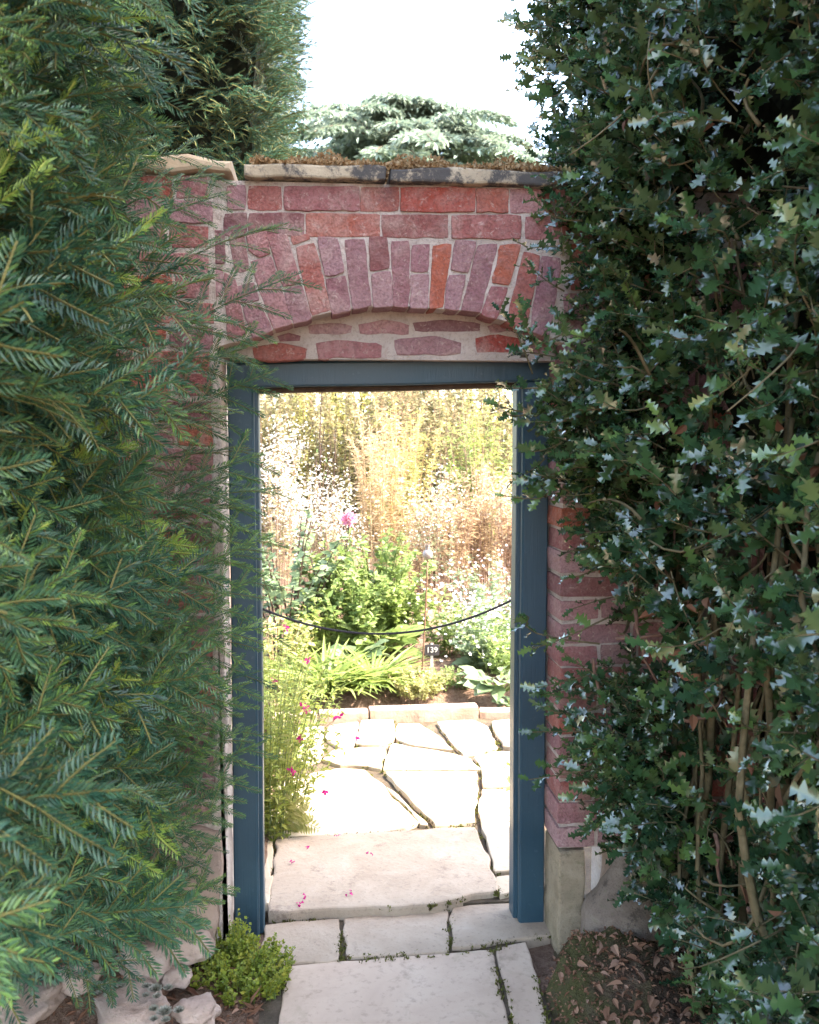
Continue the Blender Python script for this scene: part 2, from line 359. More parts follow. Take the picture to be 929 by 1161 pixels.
# ------------------------------------------------------------------ prisms for masonry
def prism(geo, poly, f, c0, c1, bev=.004, jit=.0015, seg=.02, rng=random, mat=0, grow=0.0):
    """poly: list of 2D points; f(a, b, c) -> xyz; c0 = visible face, c1 = back face"""
    pts = []
    n = len(poly)
    for k in range(n):
        a, b = np.array(poly[k], float), np.array(poly[(k+1) % n], float); L = np.linalg.norm(b-a); m = max(1, int(L/seg))
        for i in range(m): pts.append(a+(b-a)*i/m)
    P = np.array(pts); A = .5*np.sum(P[:, 0]*np.roll(P[:, 1], -1)-np.roll(P[:, 0], -1)*P[:, 1])
    if A < 0: P = P[::-1]
    # soften corners a little, then jitter along the outline
    P = .84*P+.08*(np.roll(P, 1, 0)+np.roll(P, -1, 0))
    J = np.array([[rng.gauss(0, jit), rng.gauss(0, jit)] for _ in P]); J = .5*J+.25*(np.roll(J, 1, 0)+np.roll(J, -1, 0)); P = P+J*1.4
    T = np.roll(P, -1, 0)-np.roll(P, 1, 0); N = np.stack([-T[:, 1], T[:, 0]], 1); N /= np.maximum(np.linalg.norm(N, axis=1, keepdims=True), 1e-9)
    s = 1 if c1 > c0 else -1
    k = len(P); P = P-N*grow; rings = [(P+N*bev, c0), (P+N*bev*.3, c0+s*bev*.3), (P, c0+s*bev*1.2), (P, c1)]
    V = np.array([f(p[0], p[1], c) for Q, c in rings for p in Q])
    Fq = []
    for r in range(3):
        for i in range(k):
            j = (i+1) % k; Fq.append((r*k+i, r*k+j, (r+1)*k+j, (r+1)*k+i))
    geo.add(V, [np.array(Fq)[:, ::-1], np.arange(k)[None], (np.arange(k)+3*k)[None, ::-1]], .5, mat)
wallf = lambda a, b, c: (a, c, b)
floorf = lambda a, b, c: (a, b, c)
def boxy(geo, x0, x1, y0, y1, z0, z1, bev=.004, jit=.0015, mat=0, seg=.03):
    prism(geo, [(x0, z0), (x1, z0), (x1, z1), (x0, z1)], wallf, y0, y1, bev, jit, seg, mat=mat)
def plainbox(geo, x0, x1, y0, y1, z0, z1, mat=0, bev=0):
    V = np.array([(x, y, z) for z in (z0, z1) for y in (y0, y1) for x in (x0, x1)], float)
    geo.add(V, np.array([(0, 2, 3, 1), (4, 5, 7, 6), (0, 1, 5, 4), (2, 6, 7, 3), (0, 4, 6, 2), (1, 3, 7, 5)]), .5, mat)

# ================================================================== GROUND
def hgt(x, y):
    h = np.full(np.shape(x), -.05)
    n = .02*np.sin(x*7.1+1)*np.cos(y*6.3)+.012*np.sin(x*19+y*13)+.008*np.cos(x*31-y*27)
    g = lambda cx, cy, sx, sy: np.exp(-((x-cx)/sx)**2-((y-cy)/sy)**2)
    h = h+.17*g(-.98, -.05, .5, .42)*(x < 0)+.10*g(.95, -.35, .42, .7)
    bed = np.clip((y-2.72)/.25, 0, 1); h = h+bed*(.11+.02*np.clip(y-2.75, 0, 6))+bed*n*.8
    lb = np.clip((-.36-x)/.1, 0, 1)*np.clip((y-.36)/.1, 0, 1); h = np.maximum(h, -.05+lb*.11+n*.5*lb)
    rb = np.clip((x-1.0)/.1, 0, 1)*np.clip((y-.36)/.1, 0, 1); h = np.maximum(h, -.05+rb*.11+n*.5*rb)
    off = np.clip((np.abs(x-.12)-.5)/.1, 0, 1)*np.clip(-y, 0, 1); return h+n*off*.8
xs = np.concatenate([-np.geomspace(400, 3.2, 26), np.arange(-3, 3.01, .05), np.geomspace(3.2, 400, 26)])
ys = np.concatenate([-np.geomspace(200, 4.2, 22), np.arange(-4, 6.01, .05), np.geomspace(6.2, 700, 40)])
X, Y = np.meshgrid(xs, ys); Z = hgt(X, Y); nx = len(xs)
i, j = np.meshgrid(np.arange(len(ys)-1), np.arange(nx-1), indexing='ij'); a = (i*nx+j).ravel()
g = Geo(); g.add(np.stack([X, Y, Z], 2).reshape(-1, 3), np.stack([a, a+1, a+nx+1, a+nx], 1))
setp(g.build('ground', M['soil'], smooth=True), kind='structure')

# ---- paving: flagstones over an earthy bed
def zc(u, v): return (290+u/3.0, 780+v/3.0)
ZS = .0
beyond = [[(250, 125), (345, 113), (350, 150), (330, 193), (285, 200), (240, 170)], [(360, 112), (470, 110), (475, 165), (445, 191), (340, 193)],
          [(270, 205), (440, 199), (430, 272), (380, 262), (290, 258), (230, 240)], [(480, 122), (560, 122), (625, 165), (672, 212), (540, 195), (482, 178)],
          [(615, 112), (740, 105), (790, 128), (828, 203), (705, 222), (662, 180)], [(465, 187), (540, 202), (676, 222), (728, 240), (765, 275), (430, 277), (447, 230)],
          [(442, 286), (755, 285), (745, 455), (612, 467), (545, 400), (475, 322)], [(290, 268), (372, 274), (428, 325), (500, 402), (556, 455), (430, 488), (200, 498), (20, 500), (-60, 420), (120, 300)],
          [(447, 333), (500, 378), (590, 466), (568, 462), (508, 398)], [(772, 470), (757, 400), (772, 345), (900, 340), (905, 618), (812, 625), (792, 540)],
          [(745, 233), (830, 215), (900, 215), (900, 330), (772, 335), (765, 270)], [(800, 115), (900, 105), (900, 205), (845, 200)],
          [(-30, 515), (60, 515), (57, 620), (-20, 640)], [(28, 650), (63, 640), (42, 735), (30, 740)], [(815, 635), (872, 629), (868, 690), (830, 700)],
          [(130, 128), (235, 128), (225, 235), (60, 290), (20, 250)]]
g = Geo()
def rel(poly, zz): return [tuple(atz(px, py, zz)[:2]) for px, py in poly]
rr = random.Random(3)
for k, q in enumerate(beyond):
    prism(g, rel([zc(*p) for p in q], .03), floorf, .03+rr.uniform(-.006, .006), -.06, .005, .004, .03, rr, grow=.001)
step = [(75, 515), (250, 500), (740, 473), (762, 512), (820, 688), (600, 733), (45, 758), (50, 720)]
prism(g, rel([zc(*p) for p in step], .03), floorf, .032, -.06, .008, .005, .03, rr, grow=.004, mat=2)
# further flagstones out of the doorway's view, left and right of the path
for (x0, x1, y0, y1) in ((1.02, 1.5, .5, 1.2), (1.1, 1.7, 1.25, 2.4), (-.62, -.4, .4, .9)):
    prism(g, [(x0, y0), (x1, y0+.05), (x1-.04, y1), (x0+.03, y1-.04)], floorf, .03, -.06, .007, .004, .05, rr)
g2 = Geo()
T = [[(300, 1047), (384, 1040), (386, 1086), (296, 1094)], [(391, 1040), (506, 1030), (510, 1077), (392, 1085)], [(512, 1028), (620, 1016), (625, 1060), (596, 1063), (514, 1075)]]
for q in T: prism(g, rel(q, .0), floorf, .0+rr.uniform(-.003, .003), -.08, .006, .004, .03, rr, grow=.003, mat=2)
Nn = [[(325, 1095), (556, 1077), (581, 1175), (604, 1320), (290, 1320), (316, 1165)], [(562, 1075), (597, 1067), (622, 1165), (655, 1320), (612, 1320), (586, 1175)]]
for q in Nn: prism(g, rel(q, -.005), floorf, -.005, -.08, .006, .003, .03, rr, mat=1, grow=.004)
for (x0, x1, y0, y1) in ((-.30, .12, -1.55, -.93), (.14, .5, -1.5, -.93), (-.32, .5, -2.3, -1.58), (-.3, .1, -3.1, -2.33), (.12, .52, -3.0, -2.33), (-.3, .5, -4, -3.15)):
    prism(g, [(x0, y0), (x1, y0+.02), (x1+.02, y1), (x0-.02, y1-.02)], floorf, -.005, -.08, .008, .004, .06, rr, mat=1)
setp(g.build('path', [M['slab'], M['near_slab'], M['worn_slab']]), kind='structure')
g = Geo()
plainbox(g, -.75, 1.75, .3, 2.70, -.2, .008); plainbox(g, -.40, .40, -4.2, .31, -.2, -.011)
setp(g.build('path_bed', M['bed']), kind='structure')
# moss and grass seeding itself in the joints
jr = np.random.default_rng(31); JP = []
for polys, zz, dn in ((beyond, .015, 34), ([step], .02, 60)):
    for q in polys:
        q = np.array(rel([zc(*p) for p in q], .03))
        for i_ in range(len(q)):
            L_ = np.linalg.norm(q[i_]-q[i_-1]); n_ = int(L_*dn*jr.uniform(.2, 1.6)); t_ = np.clip(jr.normal(jr.random(), .22, n_), 0, 1)
            JP.append(np.concatenate([q[i_-1]+(q[i_]-q[i_-1])*t_[:, None]+jr.normal(0, .005, (n_, 2)), np.full((n_, 1), zz)], 1))
for q in T+Nn:
    q = np.array(rel(q, 0)); q = q[q[:, 1] > -.9]
    for i_ in range(len(q)):
        L_ = np.linalg.norm(q[i_]-q[i_-1]); n_ = int(L_*70*jr.uniform(.2, 1.5)); t_ = np.clip(jr.normal(jr.random(), .2, n_), 0, 1)
        JP.append(np.concatenate([q[i_-1]+(q[i_]-q[i_-1])*t_[:, None]+jr.normal(0, .004, (n_, 2)), np.full((n_, 1), -.008)], 1))
JP = np.concatenate(JP); JP = np.repeat(JP, 7, 0)+jr.normal(0, [.004, .004, .001], (len(JP)*7, 3)); g = Geo()
place(g, leaf_kite(.22, .1), JP, unit(jr.normal(0, .7, (len(JP), 3))+np.array([0, 0, .8])), np.array([0, -1, .2]), jr.uniform(.005, .016, len(JP)), jr.random(len(JP)), jr, .8)
setp(g.build('joint_moss', M['joint_moss']), 'moss and tiny grass in the joints of the flagstone path', 'moss', kind='stuff')
g = Geo(); pts = np.array([list(atz(px, py, .04)) for px, py in ((331, 978), (337, 1022), (344, 1016), (384, 948), (340, 1026), (396, 1012), (420, 968), (520, 900), (350, 960))])
place(g, leaf_kite(.4, .3), np.repeat(pts, 3, 0)+jr.normal(0, [.006, .006, .001], (27, 3)), unit(jr.normal(0, 1, (27, 3))*np.array([1, 1, .3])), np.array([0, 0, 1.]), jr.uniform(.009, .017, 27), jr.random(27), jr, .4)
setp(g.build('fallen_petals', M['magenta']), 'magenta petals fallen on the large step stone', 'petals', kind='stuff')
# kerb of two edging stones at the end of the path
g = Geo()
a0, a1 = atz(362, 818, .03), atz(543, 812, .03); b1 = atz(600, 816, .03)
def bar(p, q, z0, z1, th, mat=0):
    d = unit(np.array([q[0]-p[0], q[1]-p[1]])); nrm = np.array([-d[1], d[0]])*th
    prism(g, [tuple(np.array(p[:2])), tuple(np.array(q[:2])), tuple(np.array(q[:2])+nrm), tuple(np.array(p[:2])+nrm)], floorf, z1, z0, .006, .0015, .03, rr, mat)
mid = a0+(a1-a0)*.31
bar(a0, mid-np.array([.004, 0, 0]), -.05, .075, .09); bar(mid+np.array([.004, 0, 0]), a1, -.05, .085, .09); bar(a1+np.array([.01, .03, 0]), b1+np.array([.5, .03, 0]), -.05, .05, .09)
bar(a0+np.array([-.9, .02, 0]), a0-np.array([.012, 0, 0]), -.05, .065, .09)
setp(g.build('kerb', M['kerb']), kind='structure')

# ================================================================== WALL
XL, XLi = at(262, 720, .16)[0], at(291, 720, .16)[0]
XR, XRi = at(620, 720, .16)[0], at(591, 720, .16)[0]
RL, RR = XL-.012, XR+.004                                   # reveals of the opening
def z2(u, v): return (200+u/2.02, 150+v/2.02)
def wp(u, v, Y=0.0):
    p = at(*z2(u, v), Y); return (p[0], p[2])
ZC = at(445, 209, 0)[2]                                     # underside of the coping
wall = thing('brick_wall', 'old red brick garden wall with segmental arch over the blue door frame', 'wall', (0, .1, 0))
BM = [M['brick'], M['mortar']]
rb = random.Random(11)
def courses(g, x0, x1, z0, z1, yf, pitch, end=None, depth=.05, tail=.16, ragged=.004, skip=None):
    z = z0; row = 0
    while z < z1-.03:
        h = pitch-.011+rb.uniform(-.004, .004)
        x = x0-rb.uniform(0, .15)
        cuts = []
        while x < x1:
            L = (.215 if row % 2 else .105)+rb.uniform(-.012, .012); cuts.append((x, x+L)); x += L+.011
        if end == 'right':
            s = x1-cuts[-1][1]; cuts = [(p+s, q+s) for p, q in cuts]
        elif end == 'left':
            s = x0-cuts[0][0]; cuts = [(p+s, q+s) for p, q in cuts]
        for k, (p, q) in enumerate(cuts):
            corner = (end == 'right' and k == len(cuts)-1) or (end == 'left' and k == 0)
            dz = rb.uniform(-.003, .003); e = rb.uniform(-ragged, ragged) if corner else 0
            if end == 'right' and corner: q += e
            if end == 'left' and corner: p += e
            if skip and skip(p, q, z): continue
            prism(g, [(p, z+dz), (q, z+dz+rb.uniform(-.002, .002)), (q, z+h+dz), (p, z+h+dz)], wallf, yf+rb.uniform(-.003, .003), yf+(tail if corner else depth), .0032, .0014, .014, rb, grow=.001)
        z += pitch; row += 1
# left pier
g = Geo()
ZP0 = at(220, 935, -.02)[2]; ZPT = at(230, 199, -.02)[2]
courses(g, -1.25, RL-.016, ZP0, ZPT-.01, -.02, .0695, 'right', .05, .17, .008)
plainbox(g, -2.6, RL-.004, -.016, .33, -.1, ZPT, 1)
pier = g.build('pier', BM, wall); setp(pier, 'left brick pier behind the yew with pale mortar edge')
# strip of pointing mortar against the left jamb
g = Geo()
prism(g, [(RL-.03, ZP0-.03), (RL+.008, -.02), (RL+.010, .6), (RL+.008, 1.2), (RL+.010, at(262, 405, .02)[2]), (RL-.022, at(262, 405, .02)[2]), (RL-.018, 1.1), (RL-.026, .7)], wallf, -.024, .15, .006, .004, .03, rb)
g.build('pointing', M['mortar'], wall)
# right pier
g = Geo()
ZB = at(640, 962, 0)[2]
courses(g, RR, 1.5, ZB+.006, ZC-.16, 0.0, .0705, 'left', .05, .17, .004)
plainbox(g, RR+.005, 2.8, .005, .33, ZB, ZC, 1); plainbox(g, .70, 2.8, .006, .33, -.1, ZB-.001, 1)
setp(g.build('pier', BM, wall), 'right brick pier behind the holly')
# plinth stones
g = Geo(); boxy(g, RR+.001, at(663, 1000, 0)[0], -.012, .17, -.08, ZB-.006, .008, .004); g.build('plinth_stone', M['plinth'], wall)
g = Geo(); boxy(g, .66, 1.02, -.01, .1, -.08, ZB-.008, .01, .005); boxy(g, 1.03, 1.5, -.012, .1, -.08, ZB-.006, .01, .005); g.build('plinth_stone', M['pinkstone'], wall)
g = Geo(); boxy(g, RL-.21, RL-.01, -.045, .16, -.05, ZP0-.012, .012, .007); boxy(g, -1.0, RL-.22, -.04, .16, -.05, ZP0-.014, .012, .007); g.build('plinth_stone', M['pinkstone'], wall)
# arch of radial bricks
A_ = [[(66, 226), (110, 226), (112, 300), (84, 300)], [(62, 308), (104, 308), (106, 372), (60, 372)], [(118, 225), (153, 223), (165, 316), (137, 318)], [(110, 322), (134, 340), (160, 462), (120, 472)], [(160, 228), (206, 226), (213, 278), (190, 286), (166, 268)],
      [(170, 296), (216, 284), (265, 438), (224, 451)], [(140, 352), (178, 346), (190, 385), (150, 392)], [(152, 398), (193, 390), (219, 455), (175, 472)],
      [(210, 235), (252, 235), (285, 345), (245, 354)], [(247, 362), (286, 352), (310, 425), (269, 440)], [(262, 235), (303, 235), (306, 246), (270, 257)],
      [(275, 265), (315, 254), (353, 405), (310, 418)], [(325, 240), (368, 245), (384, 320), (341, 330)], [(343, 338), (386, 329), (399, 408), (358, 415)],
      [(385, 248), (430, 245), (445, 398), (405, 405)], [(442, 240), (482, 240), (487, 312), (446, 318)], [(448, 325), (490, 320), (494, 398), (453, 400)],
      [(493, 250), (533, 248), (530, 400), (499, 398)], [(541, 258), (580, 258), (575, 319), (538, 317)], [(538, 328), (577, 326), (574, 404), (536, 402)],
      [(589, 260), (630, 258), (608, 400), (581, 405)], [(640, 250), (685, 250), (668, 320), (629, 314)], [(626, 329), (662, 328), (646, 408), (613, 404)],
      [(692, 258), (735, 255), (696, 412), (653, 408)], [(743, 260), (790, 258), (760, 350), (724, 345)], [(720, 353), (758, 357), (732, 428), (701, 418)],
      [(797, 275), (832, 285), (801, 445), (758, 435)], [(838, 285), (880, 290), (852, 470), (811, 455)]]
g = Geo()
for q in A_: prism(g, [wp(*p) for p in q], wallf, -.004+rb.uniform(-.003, .003), .11, .0026, .0013, .013, rb, grow=.0030)
INTR = [(100, 500), (118, 487), (172, 473), (222, 455), (268, 440), (310, 425), (358, 413), (405, 406), (452, 401), (530, 401), (580, 405), (645, 410), (695, 415), (732, 429), (790, 444), (850, 470), (885, 492)]
top_l, top_r = (RL-.02, wp(150, 216)[1]), (RR+.02, wp(850, 226)[1])
lo = [wp(u, v-3) for u, v in INTR]; lo[0] = (RL-.02, lo[0][1]); lo[-1] = (RR+.02, lo[-1][1])
def strip_body(g, lower, upper, y0, y1, mat):
    n = len(lower); V = []
    for y in (y0, y1):
        V += [(p[0], y, p[1]) for p in lower]+[(p[0], y, p[1]) for p in upper]
    Fq = []
    for i in range(n-1):
        Fq += [(i, i+1, n+i+1, n+i), (2*n+i+1, 2*n+i, 3*n+i, 3*n+i+1), (i+1, i, 2*n+i, 2*n+i+1), (n+i, n+i+1, 3*n+i+1, 3*n+i)]
    g.add(V, [np.array(Fq), np.array([(0, n, 3*n, 2*n), (n-1, 3*n-1, 4*n-1, 2*n-1)])], .5, mat)
ztp = lambda x: top_l[1]+(top_r[1]-top_l[1])*(x-top_l[0])/(top_r[0]-top_l[0])
strip_body(g, lo, [(p[0], ztp(p[0])) for p in lo], .001, .33, 1)
g.build('arch', BM, wall)
# two courses above the arch
g = Geo()
for (row, v0, v1) in (([(118, 158), (165, 242), (248, 418), (424, 508), (513, 684), (689, 760), (766, 836), (842, 960)], 124, 177), ([(112, 160), (168, 292), (298, 465), (472, 622), (632, 788), (800, 880), (886, 1000)], 186, 237)):
    for (u0, u1) in row:
        k = (u0-160)/700*8; prism(g, [wp(u0, v1+k), wp(u1, v1+k), wp(u1, v0+k), wp(u0, v0+k)], wallf, -.003+rb.uniform(-.003, .003), .06, .0026, .0014, .013, rb, grow=.0025)
xs_ = np.linspace(RL-.02, 2.8, 8)
strip_body(g, [(x, ztp(x)+.0005) for x in xs_], [(x, ZC) for x in xs_], .002, .33, 1)
g.build('upper_courses', BM, wall)
# brick infill between the arch and the frame
g = Geo()
for (u0, v0, u1, v1) in ((300, 441, 402, 461), (416, 433, 532, 461), (546, 433, 700, 455), (175, 488, 298, 521), (318, 480, 470, 517), (500, 472, 652, 508), (686, 465, 790, 505), (715, 440, 775, 456), (806, 480, 860, 505), (230, 462, 285, 478)):
    prism(g, [wp(u0+6, v1, .1), wp(u1-3, v1-2, .1), wp(u1, v0+6, .1), wp((u0+u1)/2, v0-3, .1), wp(u0, v0+5, .1)], wallf, .097+rb.uniform(-.002, .002), .15, .005, .0025, .02, rb, grow=.004)
zf = at(445, 404, .12)[2]-.012
xs_ = np.linspace(RL+.001, RR-.001, 10)
strip_body(g, [(x, zf) for x in xs_], [(x, wp(0, 380, .1)[1]) for x in xs_], .1, .30, 1)
g.build('infill_panel', BM, wall)
# coping
g0, g1 = at(277, 200, -.035)[0], at(441, 200, -.035)[0]
ZCT = at(445, 189, -.035)[2]
for (xa, xb, dz) in ((g0, g1-.003, .004), (g1+.003, g1+.66, 0), (g1+.668, g1+1.5, .002)):
    g = Geo(); boxy(g, xa, xb, -.035, .36, ZC+.001+dz, ZCT+dz, .007, .003, seg=.03); g.build('coping_stone', M['coping'], wall)
    # bedding
mg = Geo(); rng = np.random.default_rng(5)
n = 22000; px = rng.uniform(g0+.02, g1+1.1, n); py = -.03+.38*rng.random(n)**1.5
hump = .028*np.clip((py+.035)/.04, 0, 1)*(1+.5*np.sin(px*23)+.4*np.sin(px*61+py*40))
P = np.stack([px, py, ZCT+.002+np.abs(hump)*rng.random(n)], 1); D = unit(rng.normal(0, 1, (n, 3))+np.array([0, 0, .8]))
place(mg, leaf_kite(.35, .1), P, D, np.array([0, -1, .3]), rng.uniform(.006, .016, n), rng.random(n), rng, 1.0)
setp(mg.build('moss', M['moss'], wall), 'dry orange brown moss along the coping top', kind='stuff')
g = Geo(); xr = at(262, 186, -.05)[0]
boxy(g, -1.2, xr, -.05, .38, ZPT+.001, at(250, 176, -.05)[2], .012, .004, seg=.04); g.build('pier_cap', M['capstone'], wall)

# ================================================================== DOOR FRAME
fr = thing('door_frame', 'blue painted timber door frame standing open in the brick archway', 'door frame', (0, .2, 0))
def extrude_profile(g, prof, p0, p1, axis):
    """prof in local (a, y); axis 'z' runs p0->p1 in z, 'x' in x"""
    n = len(prof); m = 14; V = []
    for k in range(m+1):
        t = k/m
        for (a, y) in prof:
            if axis == 'z': V.append((a+.0012*math.sin(7*t+a*5), y, p0+(p1-p0)*t))
            else: V.append((p0[0]+(p1[0]-p0[0])*t, y, a+p0[1]+(p1[1]-p0[1])*t+.001*math.sin(9*t)))
    Fq = [(k*n+i, k*n+(i+1) % n, (k+1)*n+(i+1) % n, (k+1)*n+i) for k in range(m) for i in range(n)]
    g.add(V, [np.array(Fq), np.arange(n)[None, ::-1], (np.arange(n)+m*n)[None]], .5)
ZL0, ZL1 = at(300, 440, .16), at(585, 434, .16); ZT0, ZT1 = at(270, 411, .16), at(600, 405, .16)
zlb = lambda x: ZL0[2]+(ZL1[2]-ZL0[2])*(x-ZL0[0])/(ZL1[0]-ZL0[0])
def jamb_prof(xo, xi, s):
    # s=+1 : the inner side is to the right
    c = .004
    return [(xo, .16+c), (xo+s*c, .16), (xi-s*.006, .16), (xi, .165), (xi, .195), (xi+s*.010, .195), (xi+s*.013, .199), (xi+s*.013, .262), (xi+s*.010, .265), (xo, .265)]
for (xo, xi, s, zb) in ((XL, XLi, 1, -.01), (XR, XRi, -1, .0)):
    g = Geo(); pr = jamb_prof(xo, xi, s)
    if s < 0: pr = pr[::-1]
    extrude_profile(g, pr, zb, zlb(xi)+.001, 'z'); g.build('jamb', M['paint'], fr)
g = Geo(); hgtl = ZT0[2]-ZL0[2]
pr = [(0, .167), (.006, .161), (hgtl-.008, .157), (hgtl-.002, .161), (hgtl, .167), (hgtl, .265), (0, .265)]
extrude_profile(g, pr, (XL-.002, zlb(XL)+.002), (XR+.002, zlb(XR)+.002), 'x'); g.build('head', M['paint'], fr)
g = Geo(); pr = [(-.013, .200), (0, .200), (0, .262), (-.013, .262)]
extrude_profile(g, pr, (XLi+.0135, zlb(XLi)+.0005), (XRi-.0135, zlb(XRi)+.0005), 'x'); g.build('stop', M['rawwood'], fr)

# rope barrier
rope = thing('rope_barrier', 'thin dark rope slung across the doorway between the two jambs', 'rope', at(440, 718, .28))
g = Geo(); a, b = at(297, 690, .275), at(587, 677, .275); lowz = at(425, 719, .275)
t = np.linspace(0, 1, 40); P = a+(b-a)*t[:, None]; sag = a[2]+(b[2]-a[2])*.45-lowz[2]
P[:, 2] -= sag*4*t*(1-t); P[:, 1] += .0
tube(g, P, .0042, 6); 
for tt in (.0, .0): pass
g.build('cord', M['rope'], rope, smooth=True)
for (p, s) in ((a, -1), (b, 1)):
    g = Geo(); th = np.linspace(0, 2*PI, 14); q = p+np.array([0, 0, .012])
    tube(g, np.stack([q[0]+0*th, q[1]+.012*np.cos(th), q[2]-.012+.012*np.sin(th)], 1), .0022, 5)
    tube(g, [q+np.array([s*.03, 0, 0]), q+np.array([0, 0, 0])], .0028, 5); g.build('hook', M['iron'], rope, smooth=True)

# ================================================================== YEW HEDGE
def yew_shoot(rng, p0, d, s, nrm, L, ln, young, V, Fq, R, stems, spacing=.0056, droop=.0):
    n = max(3, int(L/spacing)); t = (np.arange(n)+.5)/n
    ax = p0+np.outer(t*L, d)-np.outer(droop*L*t*t, nrm)
    for sg in (-1, 1):
        dirs = unit(d[None]*(.62+.35*t[:, None])+sg*s[None]*(.85-.25*t[:, None])+nrm[None]*rng.normal(.10, .16, (n, 1))+rng.normal(0, .07, (n, 3)))
        l = ln*rng.uniform(.75, 1.1, n)*np.minimum(1, .45+3.2*(1-t))*np.minimum(1, .55+t*4)
        perp = unit(np.cross(dirs, nrm[None]))*.0017
        w2 = ax+dirs*(l*.55)[:, None]
        lift = nrm[None]*(.04*l)[:, None]
        vv = np.stack([ax, w2+perp+lift, ax+dirs*l[:, None]-lift*1.5, w2-perp+lift], 1)
        b = sum(len(x) for x in V); V.append(vv.reshape(-1, 3)); Fq.append((np.arange(n)[:, None]*4+np.arange(4)[None])+b)
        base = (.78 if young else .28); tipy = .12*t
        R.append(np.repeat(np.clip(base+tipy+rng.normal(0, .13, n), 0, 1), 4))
    stems.append((ax[[0, n//2, n-1]], .0022 if young else .0014, young))
def yew_proto(seed, L, nside, young=False, ln=.0225, spacing=.0056):
    rng = np.random.default_rng(seed); V, Fq, R, st = [], [], [], []
    x, y, z = np.eye(3)
    yew_shoot(rng, np.zeros(3), x, y, z, L, ln, young, V, Fq, R, st, spacing, .18 if not young else .06)
    for k in range(nside):
        t = .12+.72*k/max(1, nside-1); sg = 1 if k % 2 else -1; ang = rng.uniform(.65, .95)
        d = unit(x*math.cos(ang)+sg*y*math.sin(ang)+z*rng.normal(-.12, .15)); s = unit(np.cross(z, d)); nn = unit(np.cross(d, s))
        l = (L*.50*(1-.62*t)+.02)*rng.uniform(.7, 1.15)
        p = x*t*L-z*(.18 if not young else .06)*L*t*t
        yew_shoot(rng, p, d, s, nn, l, ln*.95, young and rng.random() < .4, V, Fq, R, st, spacing, .22)
    return (np.concatenate(V), [np.concatenate(Fq)]), np.concatenate(R), st
YOLD = [yew_proto(k, [.20, .17, .24, .15, .21][k], [6, 5, 7, 5, 6][k]) for k in range(5)]
YYNG = [yew_proto(20+k, [.24, .30, .2][k], [3, 5, 2][k], True, .023) for k in range(3)]
YLONG = [yew_proto(30+k, [.34, .40, .30][k], [7, 9, 6][k], False, .021) for k in range(3)]
def put_sprays(gl, gs, protos, P, D, U, S, rng, roll=.5, light=None, bias=0.):
    pick = rng.integers(0, len(protos), len(P))
    for k, (proto, R, st) in enumerate(protos):
        m = np.where(pick == k)[0]
        if len(m) == 0: continue
        Rm = frames(D[m], U[m] if np.ndim(U) == 2 else U, rng, roll); V, Fs = proto; n = len(m); kk = len(V)
        W = np.einsum('nij,vj->nvi', Rm, V)*S[m][:, None, None]+P[m][:, None, :]
        offs = np.arange(n)*kk
        rr_ = np.clip(R[None]+rng.normal(0, .10, (n, 1))+(np.asarray(bias)[m][:, None] if np.ndim(bias) else bias), 0, 1)
        gl.add(W.reshape(-1, 3), [(f[None]+offs[:, None, None]).reshape(-1, 4) for f in Fs], rr_.ravel(), 0)
        for q in range(n):
            for (ax, r, yg) in st:
                tube(gs, (ax@Rm[q].T)*S[m[q]]+P[m[q]], r*S[m[q]], 3, .95 if yg else .55, 0, False)
rng = np.random.default_rng(42)
def lump(Yv, Zv): return .07*np.sin(Yv*4.1+Zv*2.3+1)+.05*np.sin(Yv*7.7-Zv*6.1)+.04*np.sin(Zv*9.3+Yv*2)
def yface(Yv, Zv): return -.585-(.13+.09*np.clip((Zv-1.2)/.3, 0, 1))*np.clip((Yv+.9)/.6, 0, 1)-.055*(-Yv)+.6*lump(Yv, Zv)-.10*np.clip((.35-Zv)/.35, 0, 1)
zlow = lambda y: 1.58-.53*(np.asarray(y)+2.85)
yew = thing('yew_hedge', 'tall dark green yew hedge with needle sprays left of the doorway', 'hedge', (-1.0, -1.0, 0))
gl, gs = Geo(), Geo()
def yew_fill(n, y0, y1, z0, z1, din, protos, sc0, sc1, young=False, bias=0.):
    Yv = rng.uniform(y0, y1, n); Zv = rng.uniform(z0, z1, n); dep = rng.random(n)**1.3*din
    clump = np.sin(Yv*15+2*np.sin(Zv*7))*np.sin(Zv*17+2*np.sin(Yv*9+1)); ok = (Zv > zlow(Yv)+rng.normal(0, .05, n)) & (rng.random(n) < np.clip(.72+.75*clump, .12, 1)); Yv, Zv, dep = Yv[ok], Zv[ok], dep[ok]; n = len(Yv)
    Xv = yface(Yv, Zv)-.10-dep
    P = np.stack([Xv, Yv, Zv], 1)
    D = unit(np.array([.92, -.30, .26])+rng.normal(0, [.3, .45, .32], (n, 3)))
    if young: D = unit(np.array([.55, -.25, .75])+rng.normal(0, .33, (n, 3)))
    U = unit(np.array([.2, -.72, .55])+rng.normal(0, .3, (n, 3)))
    put_sprays(gl, gs, protos, P, D, U, rng.uniform(sc0, sc1, n), rng, .35, bias=bias-2.0*dep+.17)  # deeper sprays get darker needles, inner shade painted into the colour
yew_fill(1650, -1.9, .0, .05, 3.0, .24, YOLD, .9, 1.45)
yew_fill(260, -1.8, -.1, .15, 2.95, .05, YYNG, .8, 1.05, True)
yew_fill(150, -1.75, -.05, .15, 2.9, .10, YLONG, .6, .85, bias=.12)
yew_fill(160, -1.95, .0, 2.9, 3.4, .2, YOLD, 1.0, 1.4)
